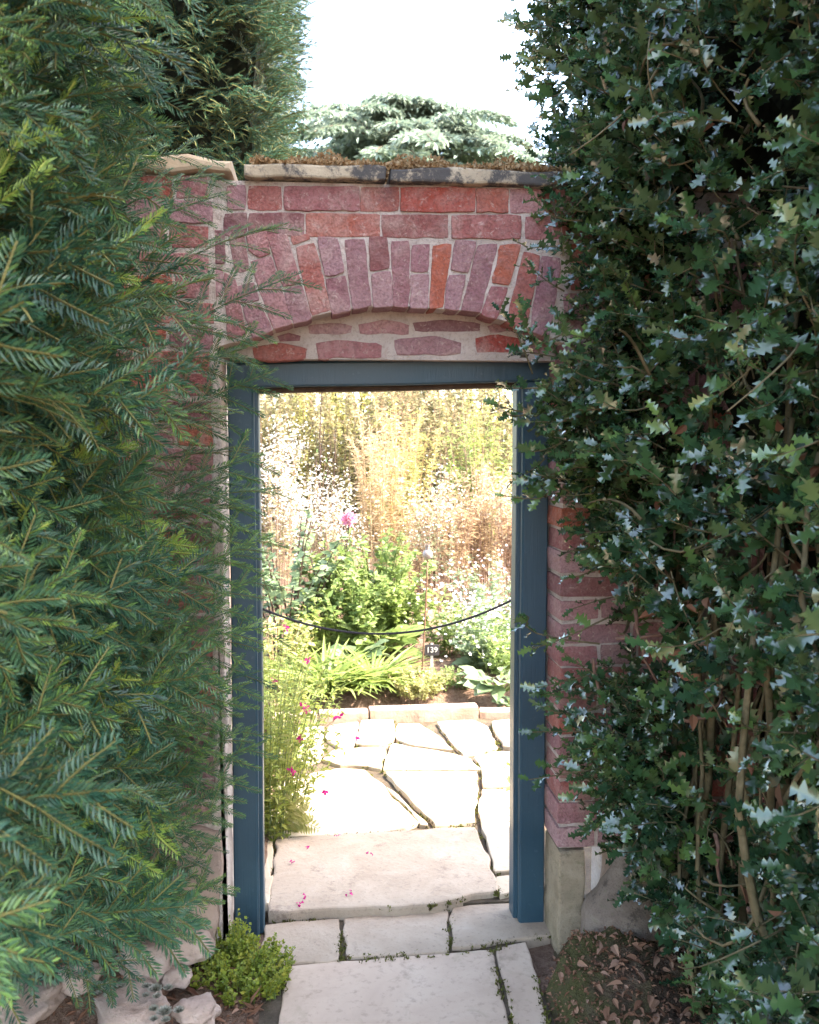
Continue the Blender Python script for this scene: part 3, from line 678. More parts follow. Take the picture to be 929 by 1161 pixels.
# long shoots that reach across the brickwork and the jamb
tips = [(297, 240, .30), (262, 205, .25), (318, 303, .34), (306, 370, .34), (282, 385, .3), (302, 420, .34), (280, 486, .34), (272, 520, .25), (300, 505, .34), (296, 538, .30), (288, 582, .30), (300, 548, .3),
        (290, 604, .28), (282, 655, .3), (288, 700, .34), (296, 690, .34), (296, 745, .34), (280, 765, .3), (284, 850, .3), (278, 872, .3), (272, 820, .28), (268, 905, .26), (262, 930, .26),
        (268, 455, .28), (255, 440, .28), (262, 620, .26), (266, 680, .26), (270, 560, .26), (258, 790, .28), (245, 965, .28), (250, 990, .28), (235, 1000, .28), (225, 250, .3), (240, 290, .3), (235, 350, .3), (240, 330, .28),
        (250, 180, .25), (235, 150, .3)]
P, D, S = [], [], []
for (px, py, L) in tips:
    yv = random.uniform(-.34, -.14); tip = at(px, py, yv); d = unit(np.array([.86, random.uniform(.0, .35), random.uniform(.22, .55)]))
    P.append(tip-d*L*1.0); D.append(d); S.append(L/.345)
put_sprays(gl, gs, YLONG, np.array(P), np.array(D), unit(np.array([.0, -.75, .6])), np.array(S), rng, .35, bias=.2)
gl.build('foliage', M['yew'], yew); gs.build('twigs', M['yew_stem'], yew)
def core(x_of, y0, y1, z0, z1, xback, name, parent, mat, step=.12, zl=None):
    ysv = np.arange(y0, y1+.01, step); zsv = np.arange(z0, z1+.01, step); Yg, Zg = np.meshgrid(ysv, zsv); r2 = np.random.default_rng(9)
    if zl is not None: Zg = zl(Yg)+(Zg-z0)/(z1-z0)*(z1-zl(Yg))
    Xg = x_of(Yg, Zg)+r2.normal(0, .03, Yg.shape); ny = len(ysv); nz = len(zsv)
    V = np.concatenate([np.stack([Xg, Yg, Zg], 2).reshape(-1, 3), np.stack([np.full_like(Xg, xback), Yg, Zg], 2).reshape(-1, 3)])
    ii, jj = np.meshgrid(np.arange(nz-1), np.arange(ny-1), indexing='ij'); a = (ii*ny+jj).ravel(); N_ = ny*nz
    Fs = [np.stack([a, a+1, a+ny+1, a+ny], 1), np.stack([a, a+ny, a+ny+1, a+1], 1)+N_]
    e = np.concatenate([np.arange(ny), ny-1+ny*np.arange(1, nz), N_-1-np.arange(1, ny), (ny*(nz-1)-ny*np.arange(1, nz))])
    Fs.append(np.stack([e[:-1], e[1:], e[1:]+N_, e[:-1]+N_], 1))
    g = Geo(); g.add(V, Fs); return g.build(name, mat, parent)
core(lambda a, b: yface(a, b)-.36, -2.1, -.06, 0, 3.45, -1.9, 'shade_core', yew, M['dark_core'], zl=lambda y: zlow(y)+.12)  # solid block added behind the sprays, its dark colour imitates deep shade
g = Geo(); tube(g, curve((-1.15, -.6, -.05), (-1.0, -.7, 3.0), (.08, 0, 0)), np.linspace(.09, .03, 6), 8); g.build('trunk', M['bark'], yew, True)

# clipped yew beyond the wall, its top overhanging the coping
cy = thing('clipped_yew', 'clipped yew with straight sunlit edge rising behind the wall coping', 'tree', (-1.3, 1.2, 0))
gl, gs = Geo(), Geo(); gfar = gl
n = 4200; y0c = .75; xe = at(338, 100, 1.0)[0]
u = rng.random(n); side = rng.random(n)
Zv = rng.uniform(1.95, 4.2, n); Yv = np.where(side < .55, y0c+rng.random(n)*.16, y0c+rng.random(n)*1.3)
edge = xe-.02*np.sin(Zv*5)+.02*np.sin(Zv*13+Yv*9)
Xv = np.where(side < .55, edge-rng.random(n)*1.2, edge-rng.random(n)*.18)-.06
Dn = np.where((side < .55)[:, None], np.array([.25, -.9, .25]), np.array([.85, -.25, .35])); D = unit(Dn+rng.normal(0, .35, (n, 3)))
YF = [yew_proto(50+k, .10, 4, False, .014, .006) for k in range(3)]
put_sprays(gl, gs, YF, np.stack([Xv, Yv, Zv], 1), D, unit(np.array([.1, -.5, .8])), rng.uniform(.8, 1.25, n), rng, .6, bias=.1)
gl.build('foliage', M['yew_far'], cy); gs.build('twigs', M['yew_stem'], cy)
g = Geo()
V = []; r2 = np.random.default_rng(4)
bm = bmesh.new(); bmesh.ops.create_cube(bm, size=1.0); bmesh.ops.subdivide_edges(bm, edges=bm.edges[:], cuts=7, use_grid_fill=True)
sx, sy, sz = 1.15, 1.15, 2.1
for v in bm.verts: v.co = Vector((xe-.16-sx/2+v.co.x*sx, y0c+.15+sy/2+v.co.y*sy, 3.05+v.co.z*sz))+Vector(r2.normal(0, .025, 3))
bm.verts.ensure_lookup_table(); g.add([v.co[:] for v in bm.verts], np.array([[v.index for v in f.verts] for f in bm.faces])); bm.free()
g.build('shade_core', M['dark_core'], cy)  # dark cube added inside the crown, shade painted as solid colour
g = Geo(); tube(g, curve((xe-.95, 1.5, -.05), (xe-.6, 1.4, 3), (-.05, 0, 0)), np.linspace(.13, .06, 6), 9); g.build('trunk', M['bark'], cy, True)

# ================================================================== HOLLY HEDGE
holly = thing('holly_hedge', 'overgrown glossy dark holly hedge with spiny leaves right of the doorway', 'hedge', (1.0, -.8, 0))
rng = np.random.default_rng(77)
zk = np.array([0, .2, .42, .6, .8, .95, 1.1, 1.25, 1.4, 1.7, 2.0, 2.25, 2.5, 3.0, 3.4])
xk = np.array([.78, .74, .60, .56, .60, .66, .62, .50, .48, .48, .48, .45, .42, .40, .42])
def hface(Yv, Zv):
    near = .60+.035*np.sin(Zv*4)+.03*np.sin(Yv*6+Zv*3); b = np.clip((-Yv-.1)/.9, 0, 1); b = b*b*(3-2*b)
    return np.interp(Zv, zk, xk)*(1-b)+near*b+.7*lump(Yv+3, Zv+1)
gh, ghs, gd = Geo(), Geo(), Geo()
def holly_shoots(P, D, L, nl, ls, bias=0., rad=.0024, stem=True):
    n = len(P); LP, LD, LU, LS, LR = [], [], [], [], []
    for k in range(n):
        d = D[k]; sag = rng.normal(0, .018, 3); c = curve(P[k], P[k]+d*L[k], sag, 5)
        if stem: tube(ghs, c, np.linspace(rad, rad*.5, 5), 4, .5, 0, False)
        m = int(nl*rng.uniform(.7, 1.3)); t = np.linspace(.12, 1, m)**.8
        pos = np.stack([np.interp(t, np.linspace(0, 1, 5), c[:, q]) for q in range(3)], 1)
        a = np.arange(m)*2.4+rng.random()*6; s = unit(np.cross(d, [.2, .1, 1.0])); b = np.cross(d, s)
        rad_ = np.cos(a)[:, None]*s+np.sin(a)[:, None]*b
        LP.append(pos); LD.append(unit(rad_*(1.1-.7*t[:, None])+d*(.45+.5*t[:, None])+rng.normal(0, .18, (m, 3))))
        LU.append(unit(d*.8+np.array([-.25, -.25, .75])+rng.normal(0, .35, (m, 3)))); LS.append(ls*rng.uniform(.5, 1.22, m)*(1.05-.25*t))
        LR.append(np.clip(rng.normal(.32+bias, .2)+.25*t*rng.random()+rng.normal(0, .1, m), 0, 1))
    LP, LD, LU, LS, LR = map(np.concatenate, (LP, LD, LU, LS, LR))
    pk = rng.integers(0, len(HOLLY), len(LP))
    for q in range(len(HOLLY)):
        m = pk == q; place(gh, HOLLY[q], LP[m], LD[m], LU[m], LS[m], LR[m], rng, .3)
def holly_fill(n, y0, y1, z0, z1, din, ls, nl=9, thin=None, xoff=.09):
    Yv = rng.uniform(y0, y1, n); Zv = rng.uniform(z0, z1, n)
    if thin is not None:
        keep = rng.random(n) < thin(Yv, Zv); Yv, Zv = Yv[keep], Zv[keep]; n = len(Yv)
    Xv = hface(Yv, Zv)+xoff+rng.random(n)**1.4*din
    P = np.stack([Xv, Yv, Zv], 1); D = unit(np.array([-.75, -.40, .22])+rng.normal(0, [.45, .5, .5], (n, 3)))
    holly_shoots(P, D, rng.uniform(.09, .20, n), nl, ls)
def thin(Yv, Zv):
    v = np.ones_like(Yv)
    hole = np.exp(-((Zv-.93)/.22)**2-((Yv+.15)/.5)**2); hole2 = np.exp(-((Zv-.72)/.32)**2-((Yv+.62)/.28)**2); hole3 = np.exp(-((Zv-.16)/.24)**2-((Yv+.2)/.38)**2)
    hole4 = np.exp(-((Zv-1.95)/.18)**2-((Yv+.75)/.2)**2)
    return np.clip(1-.75*hole-.7*hole2-.95*hole3-.6*hole4, .04, 1)
holly_fill(1750, -1.75, -.06, .05, 2.9, .30, .058, 10, thin)
holly_fill(260, -1.75, -.06, .0, .35, .2, .05, 9, thin)
holly_fill(420, -.35, .12, 2.15, 3.3, .22, .058, 9)
holly_fill(420, -.30, -.03, 1.2, 2.4, .22, .05, 9)
holly_fill(160, -.30, -.03, .3, .85, .22, .05, 8)
holly_fill(260, -1.75, -.3, 2.9, 4.0, .2, .07, 9)
# sprigs that reach over the reveal, the jamb and the doorway
spr = [((612, 470), (560, 458), 8), ((610, 440), (572, 440), 7), ((600, 470), (575, 470), 5), ((622, 555), (572, 562), 6), ((618, 520), (583, 545), 4), ((604, 424), (566, 352), 9), ((612, 400), (590, 350), 7),
       ((640, 500), (602, 512), 9), ((645, 530), (600, 545), 7), ((650, 560), (606, 560), 6), ((662, 470), (620, 450), 7), ((690, 700), (604, 735), 9), ((680, 730), (600, 700), 8), ((690, 760), (608, 780), 10), ((680, 800), (612, 800), 9), ((690, 830), (604, 830), 9),
       ((690, 870), (600, 884), 8), ((700, 900), (620, 868), 8), ((690, 640), (640, 655), 5), ((690, 600), (648, 625), 4), ((720, 780), (640, 740), 9), ((730, 830), (660, 850), 8), ((760, 1080), (672, 1060), 9), ((770, 1060), (690, 1090), 8), ((760, 1120), (705, 1100), 7), ((740, 960), (690, 935), 7),
       ((640, 330), (600, 300), 7), ((650, 370), (604, 380), 7), ((640, 290), (598, 282), 6), ((720, 680), (650, 690), 6), ((660, 250), (602, 215), 8), ((650, 410), (585, 400), 5)]
P, D, L = [], [], []
for (p0, p1, nl) in spr:
    y = random.uniform(-.32, -.10); a, b = at(*p0, y+.04), at(*p1, y); P = [a]; D = [unit(b-a)]; L = [np.linalg.norm(b-a)]
    holly_shoots(np.array(P), np.array(D), L, nl*1.3, .052, .08, .0028)
holly_fill(200, -2.7, -1.75, .05, 3.9, .2, .07, 9); holly_fill(200, .02, .30, 2.4, 3.9, .2, .06, 9, None, .14)
gh.build('foliage', M['holly'], holly, True)
# dry brown leaves caught in the hedge
n = 60; Yv = rng.uniform(-1.3, -.1, n); Zv = np.where(rng.random(n) < .6, rng.normal(1.15, .25, n), rng.uniform(.1, 2.6, n))
P = np.stack([hface(Yv, Zv)+.05+.12*rng.random(n), Yv, Zv], 1)
place(gd, leaf_blade(.3, .5, .5, 4), P, unit(rng.normal(0, 1, (n, 3))+np.array([-.2, 0, -.5])), unit(rng.normal(0, 1, (n, 3))), rng.uniform(.025, .05, n), rng.random(n), rng, 1)
n = 26; cc = np.array([at(px_, py_, -.72) for px_, py_ in zip(rng.uniform(868, 912, n), rng.uniform(520, 650, n))])
place(gd, leaf_blade(.3, .5, .5, 4), cc+rng.normal(0, .015, (n, 3)), unit(rng.normal(0, 1, (n, 3))+np.array([-.4, -.3, -.7])), unit(np.array([-.5, -.8, .2])+rng.normal(0, .5, (n, 3))), rng.uniform(.03, .06, n), rng.uniform(.4, 1, n), rng, .6)
setp(gd.build('dead_leaves', M['dead_leaf'], holly), kind='stuff')
# woody stems inside
gw = Geo()
for k in range(64):
    y = rng.uniform(-1.4, -.1); x = .74+.25*rng.random(); z0 = rng.uniform(0, .9); h = rng.uniform(.5, 1.5)
    p1 = np.array([x-rng.uniform(-.1, .12), y+rng.normal(0, .2), min(z0+h, 2.9)]); c = curve((x, y, z0), p1, rng.normal(0, .05, 3), 8)+rng.normal(0, .006, (8, 3)); r = rng.uniform(.004, .012)
    gm_ = Geo(); tube(gm_, c, np.linspace(r, r*.55, 8), 6); gm_.build('stem', M['holly_stem'], holly, True)
for k in range(170):
    y = rng.uniform(-1.5, -.1); z = rng.uniform(.1, 2.8 if y < -.5 else 2.1); x = hface(np.array(y), np.array(z))+.30*rng.random()+.05
    d = unit(np.array([-.3, -.2, .2])+rng.normal(0, .8, 3))*rng.uniform(.12, .4)*(.4 if y > -.45 else .7); c = curve((x, y, z), np.array([x, y, z])+d, rng.normal(0, .03, 3), 6); r = rng.uniform(.002, .0055)
    tube(ghs, c, np.linspace(r, r*.5, 6), 5)
ghs.build('twigs', M['holly_stem'], holly, True)
gt = Geo()                                                  # brown crooked twigs low in the hedge
for (q, yv) in (([(862, 1145), (890, 1110), (929, 1085), (960, 1070)], -.75), ([(850, 1030), (885, 1025), (935, 1005)], -.8), ([(770, 818), (800, 812), (818, 790), (822, 760)], -.55), ([(700, 725), (745, 722), (780, 705)], -.4), ([(835, 745), (860, 775), (895, 812)], -.6), ([(672, 745), (684, 800), (700, 850)], -.25), ([(812, 945), (815, 1000), (822, 1040)], -.6), ([(760, 700), (755, 650), (770, 590)], -.4), ([(720, 690), (728, 740), (748, 780)], -.4), ([(905, 480), (880, 560), (870, 620)], -.7)):
    pts = np.array([at(px, py, yv+random.uniform(-.03, .03)) for px, py in q]); tt = np.linspace(0, len(q)-1, 10)
    c = np.stack([np.interp(tt, np.arange(len(q)), pts[:, i]) for i in range(3)], 1)+rng.normal(0, .003, (10, 3)); gt = Geo(); tube(gt, c, np.linspace(.0055, .003, 10), 6); gt.build('bare_twig', M['twig_red'], holly, True)
core(lambda a, b: hface(a, b)+.50, -2.7, -.10, .0, 4.9, 2.4, 'shade_core', holly, M['dark_core'])  # added dark block, extended upward and out of view to block the sun
core(lambda a, b: .72+.05*np.sin(b*5), -.098, .36, 2.335, 4.3, 2.3, 'shade_core', holly, M['dark_core'])  # added dark block above the wall, closes sky gaps between the leaves

g = Geo()
tp = np.array([atz(672, 1075, .0)+np.array([.06, .02, -.1]), at(676, 1040, -.12), at(700, 990, -.12), at(735, 930, -.14), at(768, 850, -.2), at(790, 700, -.25), at(800, 520, -.3)])
tp[0] = tp[1]+np.array([-.02, -.03, -.28]); tt = np.linspace(0, 6, 44); c = np.stack([np.interp(tt, np.arange(7), tp[:, i]) for i in range(3)], 1)
c = .5*c+.25*np.roll(c, 1, 0)+.25*np.roll(c, -1, 0); c[0] = tp[0]; c[-1] = tp[-1]
tube(g, c+np.array([.07, .02, 0]), np.interp(tt, [0, 1, 2, 3, 4, 6], [.15, .10, .082, .07, .055, .03]), 20); 
W = g.V[0]
for q_ in range(len(W)):
    v_ = Vector(W[q_]); k_ = .016*mnoise.noise(v_*9)+.008*mnoise.noise(v_*24); W[q_] = W[q_]+np.array([k_, -k_, k_*.3])
g.build('trunk', M['holly_bark'], holly, True)

# mossy earth mound round the holly's foot
g = Geo(); m = 110; us = np.linspace(0, 1, m); r3 = np.random.default_rng(2)
xs2 = np.linspace(.34, 1.30, m); ys2 = np.linspace(-.95, .02, m); Xg, Yg = np.meshgrid(xs2, ys2)
c0 = atz(690, 1075, .05)-np.array([0, .16, 0])
H = .145*np.exp(-((Xg-c0[0]+.02)/.26)**2-((Yg-c0[1]-.06)/.22)**2)+.05*np.exp(-((Xg-.95)/.4)**2-((Yg+.5)/.4)**2)
for q in range(m):
    for s in range(m): H[q, s] += .022*mnoise.noise(Vector((Xg[q, s]*60, Yg[q, s]*60, 7)))*.6+.030*mnoise.noise(Vector((Xg[q, s]*9, Yg[q, s]*9, 0)))+.015*mnoise.noise(Vector((Xg[q, s]*27, Yg[q, s]*27, 3)))
edge = np.clip((Xg-(.50-.12*(Yg+.4)))/.06, -1, 1)
ed = np.clip((Xg-(.375+.085*np.clip((Yg+.22)/.1, 0, 1)))/.09, 0, 1); ed = ed*ed*(3-2*ed); Zg = (H-.015)*ed+(1-ed)*-.045
ii, jj = np.meshgrid(np.arange(m-1), np.arange(m-1), indexing='ij'); a = (ii*m+jj).ravel()
g.add(np.stack([Xg, Yg, Zg], 2).reshape(-1, 3), np.stack([a, a+1, a+m+1, a+m], 1)); setp(g.build('soil_mound', M['mound'], smooth=True), kind='structure')
MOUND = (xs2, ys2, Zg)
def mound_z(x, y):
    i = int(np.clip(np.searchsorted(ys2, y), 1, m-1)); j = int(np.clip(np.searchsorted(xs2, x), 1, m-1)); return float(Zg[i, j])

# leaf litter under the hedges and on the path
g = Geo(); n = 520
lx = np.concatenate([rng.uniform(.5, 1.1, 330), rng.uniform(-.95, -.42, 190)]); ly = np.concatenate([rng.uniform(-.9, -.05, 330), rng.uniform(-.7, -.03, 190)])
lz = np.array([max(mound_z(x, y), float(hgt(np.array(x), np.array(y)))) if x > 0 else float(hgt(np.array(x), np.array(y))) for x, y in zip(lx, ly)])+.006+.01*rng.random(n)
ok = np.ones(n, bool); ok[:330] = rng.random(330) < np.where(ly[:330] < -.3, .9, .35)
place(g, leaf_blade(.28, .45, .5, 4), np.stack([lx, ly, lz], 1)[ok], unit(np.stack([rng.normal(0, 1, n), rng.normal(0, 1, n), rng.normal(0, .25, n)], 1))[ok], unit(np.array([0, 0, 1])+rng.normal(0, .4, (n, 3)))[ok], rng.uniform(.016, .044, n)[ok], rng.random(n)[ok], rng, .4)
n = 320; qx, qy = rng.uniform(-.95, -.4, n), rng.uniform(-.6, -.05, n); place(g, NARROW, np.stack([qx, qy, hgt(qx, qy)+.008], 1), unit(np.stack([rng.normal(0, 1, n), rng.normal(0, 1, n), rng.normal(0, .2, n)], 1)), np.array([0, 0, 1.]), rng.uniform(.03, .09, n), rng.random(n)*.5, rng, .5)
n = 900; qx, qy = rng.uniform(.38, 1.0, n), rng.uniform(-.8, -.02, n); place(g, leaf_kite(.3, .2), np.stack([qx, qy, [mound_z(a, b)+.004 for a, b in zip(qx, qy)]], 1), unit(rng.normal(0, 1, (n, 3))*np.array([1, 1, .5])), np.array([0, 0, 1.]), rng.uniform(.006, .022, n), rng.random(n), rng, .6)
n = 900; qx, qy = rng.uniform(-.95, -.36, n), rng.uniform(-.75, -.02, n); place(g, leaf_kite(.3, .2), np.stack([qx, qy, hgt(qx, qy)+.004], 1), unit(rng.normal(0, 1, (n, 3))*np.array([1, 1, .5])), np.array([0, 0, 1.]), rng.uniform(.006, .025, n), rng.random(n), rng, .6)
n = 170; qx, qy = rng.uniform(.44, .80, n), rng.uniform(-.62, -.26, n)
place(g, leaf_blade(.28, .45, .6, 4), np.stack([qx, qy, [mound_z(a, b)+.008 for a, b in zip(qx, qy)]], 1), unit(rng.normal(0, 1, (n, 3))*np.array([1, 1, .4])), unit(np.array([0, 0, 1])+rng.normal(0, .5, (n, 3))), rng.uniform(.014, .036, n), rng.random(n), rng, .6)
n = 2200; qx, qy = rng.uniform(.40, .9, n), rng.uniform(-.6, -.02, n); place(g, leaf_kite(.35, .3), np.stack([qx, qy, [mound_z(a, b)+.003 for a, b in zip(qx, qy)]], 1), unit(rng.normal(0, 1, (n, 3))), np.array([0, 0, 1.]), rng.uniform(.004, .012, n), rng.random(n)*.6, rng, .8)
setp(g.build('leaf_litter', M['litter']), 'scattered dry brown leaves and needles on the earth', 'leaf litter', kind='stuff')

# ================================================================== ROCKERY, LOWER LEFT
def rock(label, px, py, z, r, flat=.6, seed=0, mat='rock', asp=1.0):
    p = atz(px, py, z); p[1] = min(p[1], -.045-r*.8); bm = bmesh.new(); bmesh.ops.create_icosphere(bm, subdivisions=4, radius=1.0); sd = Vector((seed*3.7, seed*1.3, 0))
    for v in bm.verts:
        q = v.co.copy(); k = 1+.35*mnoise.noise(q*1.1+sd)+.16*mnoise.noise(q*2.7+sd)+.06*mnoise.noise(q*7+sd)
        f = max(abs(q.x), abs(q.y), abs(q.z)); q = q*(.65+.35/f*.8)      # squarer than a ball
        v.co = Vector((q.x*r*asp, q.y*r, q.z*r*flat))*k
    me = bpy.data.meshes.new('garden_rock'); bm.to_mesh(me); bm.free(); me.materials.append(M[mat])
    for f in me.polygons: f.use_smooth = True
    o = bpy.data.objects.new('garden_rock', me); COL.objects.link(o); o.location = (float(p[0]), float(p[1]), float(z)); o.rotation_euler = (0, 0, seed*1.1)
    return setp(o, label, 'rock', 'rocks of the small rockery')
rock('large pale pink rock below the yew, nearest the left plinth', 172, 1078, 0.090, .10, .55, 1)
rock('pale rock in front of the houseleek, low at the bottom edge of the picture', 150, 1148, 0.060, .085, .5, 2, asp=1.3)
rock('small rounded rock between two houseleeks and the golden creeper', 222, 1148, 0.060, .06, .6, 3)
rock('leftmost pale rock under the yew beside a green tuft', 28, 1138, 0.090, .085, .55, 4, asp=1.2)
rock('small cream rock half buried under the drooping yew tips', 92, 1108, 0.110, .055, .6, 5)
rock('brownish rock against the wall foot beside the golden creeper', 218, 1052, 0.120, .075, .6, 6, 'pinkstone')
rock('small flat stone left of the golden creeper, under the pink rock', 200, 1108, 0.080, .045, .5, 7)
def houseleek(label, px, py, z, r, seed):
    p = atz(px, py, z); g = Geo(); r4 = np.random.default_rng(seed); P, D, U, S = [], [], [], []
    for (ox, oy, k) in ((0, 0, 1), (r*1.5, .3*r, .7), (-r*1.2, r*.9, .65), (.4*r, -1.3*r, .6), (-.9*r, -r, .55)):
        for ring in range(5):
            m_ = 6+ring
            for q in range(m_):
                a = 2*PI*q/m_+ring*.5; e = 1.2-.26*ring; d = np.array([math.cos(a)*math.cos(e), math.sin(a)*math.cos(e), math.sin(e)])
                P.append(p+np.array([ox, oy, .004*k])); D.append(d); S.append(r*k*(.5+.14*ring))
    P = np.array(P); D = np.array(D); place(g, leaf_blade(.24, -.4, -.15, 3, .62), P, D, np.array([0, 0, 1.]), np.array(S), r4.random(len(P)))
    return setp(g.build('houseleek', M['sempervivum'], smooth=True, loc=p), label, 'succulent', 'houseleeks in the rockery')
houseleek('grey green houseleek rosettes between pale rocks, left clump', 122, 1122, 0.135, .022, 1)
houseleek('reddish grey houseleek rosettes beside the golden creeper, upper clump', 176, 1124, 0.115, .022, 2)
houseleek('pale grey houseleek rosettes lowest in the rockery', 186, 1150, 0.095, .024, 3)

# ================================================================== PLANTS
prng = np.random.default_rng(123)
def plant(name, label, cat, base, n, h, spread, proto, ll, lps, leafm, stemm, r=.003, start=.2, lean=(0, 0), updir=.35, hvar=.35, foot=.2, group=None, roll=.5, stem_sides=4, bowk=.1, spans=None):
    base = np.asarray(base, float); root = thing(name, label, cat, base, group); gs_, gf = Geo(), Geo(); tips_ = []
    LP, LD, LS, LR = [], [], [], []
    for k in range(n):
        a = prng.random()*2*PI; q = math.sqrt(prng.random()); hh = h*(1-hvar*prng.random())*(1-.25*q*q)
        b = base+np.array([math.cos(a)*spread*foot*q, math.sin(a)*spread*foot*q, -.03]); tip = base+np.array([math.cos(a)*spread*q+lean[0]*hh, math.sin(a)*spread*q+lean[1]*hh, hh])
        c = curve(b, tip, np.array([-math.cos(a)*spread*bowk*q, -math.sin(a)*spread*bowk*q, hh*.08])+prng.normal(0, .015*h, 3), 7)
        tube(gs_, c, np.linspace(r, r*.45, 7), stem_sides, prng.random(), 0, False); tips_.append(c[-1])
        m_ = max(1, int(lps*prng.uniform(.7, 1.3))); t = start+(1-start)*prng.random(m_)
        pos = np.stack([np.interp(t, np.linspace(0, 1, 7), c[:, i]) for i in range(3)], 1)
        d = unit(np.concatenate([prng.normal(0, 1, (m_, 2)), np.full((m_, 1), updir)+prng.normal(0, .35, (m_, 1))], 1))
        LP.append(pos); LD.append(d); LS.append(ll*prng.uniform(.55, 1.15, m_)*(1.1-.45*t)); LR.append(np.clip(prng.normal(.5, .25)*.5+.5*prng.random(m_), 0, 1))
    if lps > 0:
        LP, LD, LS, LR = map(np.concatenate, (LP, LD, LS, LR))
        place(gf, proto, LP, LD, np.array([0, -.15, 1.]), LS, LR, prng, roll)
    if stemm: gs_.build('stems', stemm, root)
    if lps > 0: gf.build('foliage', leafm, root)
    return root, np.array(tips_)
def add_flowers(root, pts, proto, size, mat, name='flowers', up_=(0, -.4, 1), spread=.4, stuff=True):
    g = Geo(); n = len(pts); place(g, proto, pts, unit(np.array(up_)+prng.normal(0, spread, (n, 3))), np.array([.2, 1, .1]), size*prng.uniform(.6, 1.15, n), prng.random(n), prng, 1.0)
    o = g.build(name, mat, root)
    if stuff: o['kind'] = 'stuff'
    return o
def gz(x, y): return float(hgt(np.array(float(x)), np.array(float(y))))
def base_at(px, Y):
    p = at(px, 700, Y); return np.array([p[0], Y, gz(p[0], Y)])
def top_h(py, Y, b): return at(450, py, Y)[2]-b[2]

# -- salvia just inside the left jamb
b = base_at(302, .95); h = top_h(690, .95, b)
sal, tp = plant('salvia', 'airy yellow green salvia with magenta flowers inside the left jamb', 'flowering plant', b, 130, h, .32, leaf_blade(.18, .15, .2, 2), .042, 46, M['salvia'], M['green_stem'], .0016, .02, (.03, 0), .4, .55, .4)
for (px, py) in ((347, 803), (383, 813), (339, 838), (404, 836), (299, 829), (369, 896), (323, 712), (350, 746), (344, 801), (312, 770), (331, 872)):
    c = at(px, py, .95+random.uniform(-.2, .15)); g = Geo(); n = 7
    place(g, SMALL, c+prng.normal(0, .006, (n, 3)), unit(prng.normal(0, 1, (n, 3))+np.array([0, -.5, -.3])), np.array([0, -.3, 1.]), np.full(n, .022), prng.random(n), prng, 1)
    q = b+np.array([(c[0]-b[0])*.4, (c[1]-b[1])*.4, (c[2]-b[2])*.55]); tube(g, curve(q, c, (0, 0, .02), 5), .0012, 3, .3, 1, False)
    g.build('flower', [M['magenta'], M['brown_stem']], sal)
b = base_at(318, 1.75)
plant('salvia', 'pale lime bushy plant behind the magenta salvia left of the path', 'shrub', b, 50, .62, .3, leaf_blade(.2, .15, .2, 2), .045, 26, M['lime'], M['green_stem'], .002, .1, (0, 0), .4, .5, .4)
# golden fern at its foot
b = atz(318, 945, .04); fern = thing('fern', 'small golden fern arching over the flagstone edge', 'fern', b)
for (dx, dz, L) in ((.9, .55, .16), (.75, .9, .17), (1, .15, .15), (.3, 1, .15), (.95, .35, .11)):
    g = Geo(); tip = b+unit(np.array([dx, -.15, dz]))*L; c = curve(b, tip, (0, 0, .03), 12); tube(g, c, .0014, 3, .5, 0, False)
    for s in (-1, 1):
        d = np.gradient(c, axis=0)[2:]; d = unit(d); side = unit(np.cross(d, [0, -.6, .8]))*s; L_ = .045*np.sin(np.linspace(.5, PI-.2, len(d)))+.008
        place(g, leaf_kite(.16, .04), c[2:], unit(side+d*.4), np.array([0, -.6, .8]), L_, prng.random(len(d)), prng, .1)
    g.build('frond', M['gold'], fern)
# golden creeper at the foot of the left jamb
b = atz(272, 1112, .0); b[2] = .0
plant('golden_creeper', 'low golden green creeper at the foot of the left jamb', 'ground cover plant', b, 230, .105, .17, leaf_kite(.42, .1), .019, 20, M['creeper'], M['green_stem'], .0012, .25, (0, 0), .6, .5, .85)
b = atz(270, 1062, .04); b[1] = min(b[1], -.02)
plant('golden_creeper', 'yellow flowering tuft rising against the left jamb base', 'ground cover plant', b, 50, .13, .06, leaf_kite(.42, .1), .016, 16, M['creeper'], M['green_stem'], .001, .25, (0, 0), .6, .5, .8)
b = atz(4, 1152, .03)
plant('green_tuft', 'bright green leafy tuft at the left end of the rockery', 'ground cover plant', b, 60, .10, .09, leaf_kite(.3, .1), .03, 10, M['lime'], M['green_stem'], .0012, .25, (0, 0), .6, .5, .8)
# trailing sprig at the right edge of the path
b = base_at(640, .95)
plant('trailing_shrub', 'thin sprig of drooping green leaves over the path behind the right jamb', 'shrub', b+np.array([-.06, 0, 0]), 9, .42, .12, OVATE, .045, 13, M['lime'], M['brown_stem'], .002, .35, (-.42, -.1), -.4, .45, .3, bowk=-.5)
# strappy clumps
for (px, Y, h, sp, n, lb) in ((372, 3.02, .30, .30, 230, 'lime green clump of strappy leaves left of centre in the bed'), (424, 3.08, .27, .22, 150, 'darker strappy leaved clump beside the plant label stake'), (330, 3.2, .26, .2, 90, 'strappy clump half hidden behind the salvia')):
    b = base_at(px, Y); root = thing('daylily_clump', lb, 'perennial', b, 'strappy leaved clumps in the bed'); g = Geo()
    a = prng.random(n)*2*PI; q = np.sqrt(prng.random(n)); P = b+np.stack([np.cos(a)*sp*.4*q, np.sin(a)*sp*.4*q, 0*a-.01], 1); D = unit(np.stack([np.cos(a)*(.25+.75*q), np.sin(a)*(.25+.75*q), 1.15-.25*q], 1))
    place(g, STRAP, P, D, np.stack([-np.cos(a), -np.sin(a), 1+0*a], 1), h*prng.uniform(.75, 1.35, n), np.clip(prng.random(n)*.8, 0, 1), prng, .25); g.build('leaves', M['lime'], root)
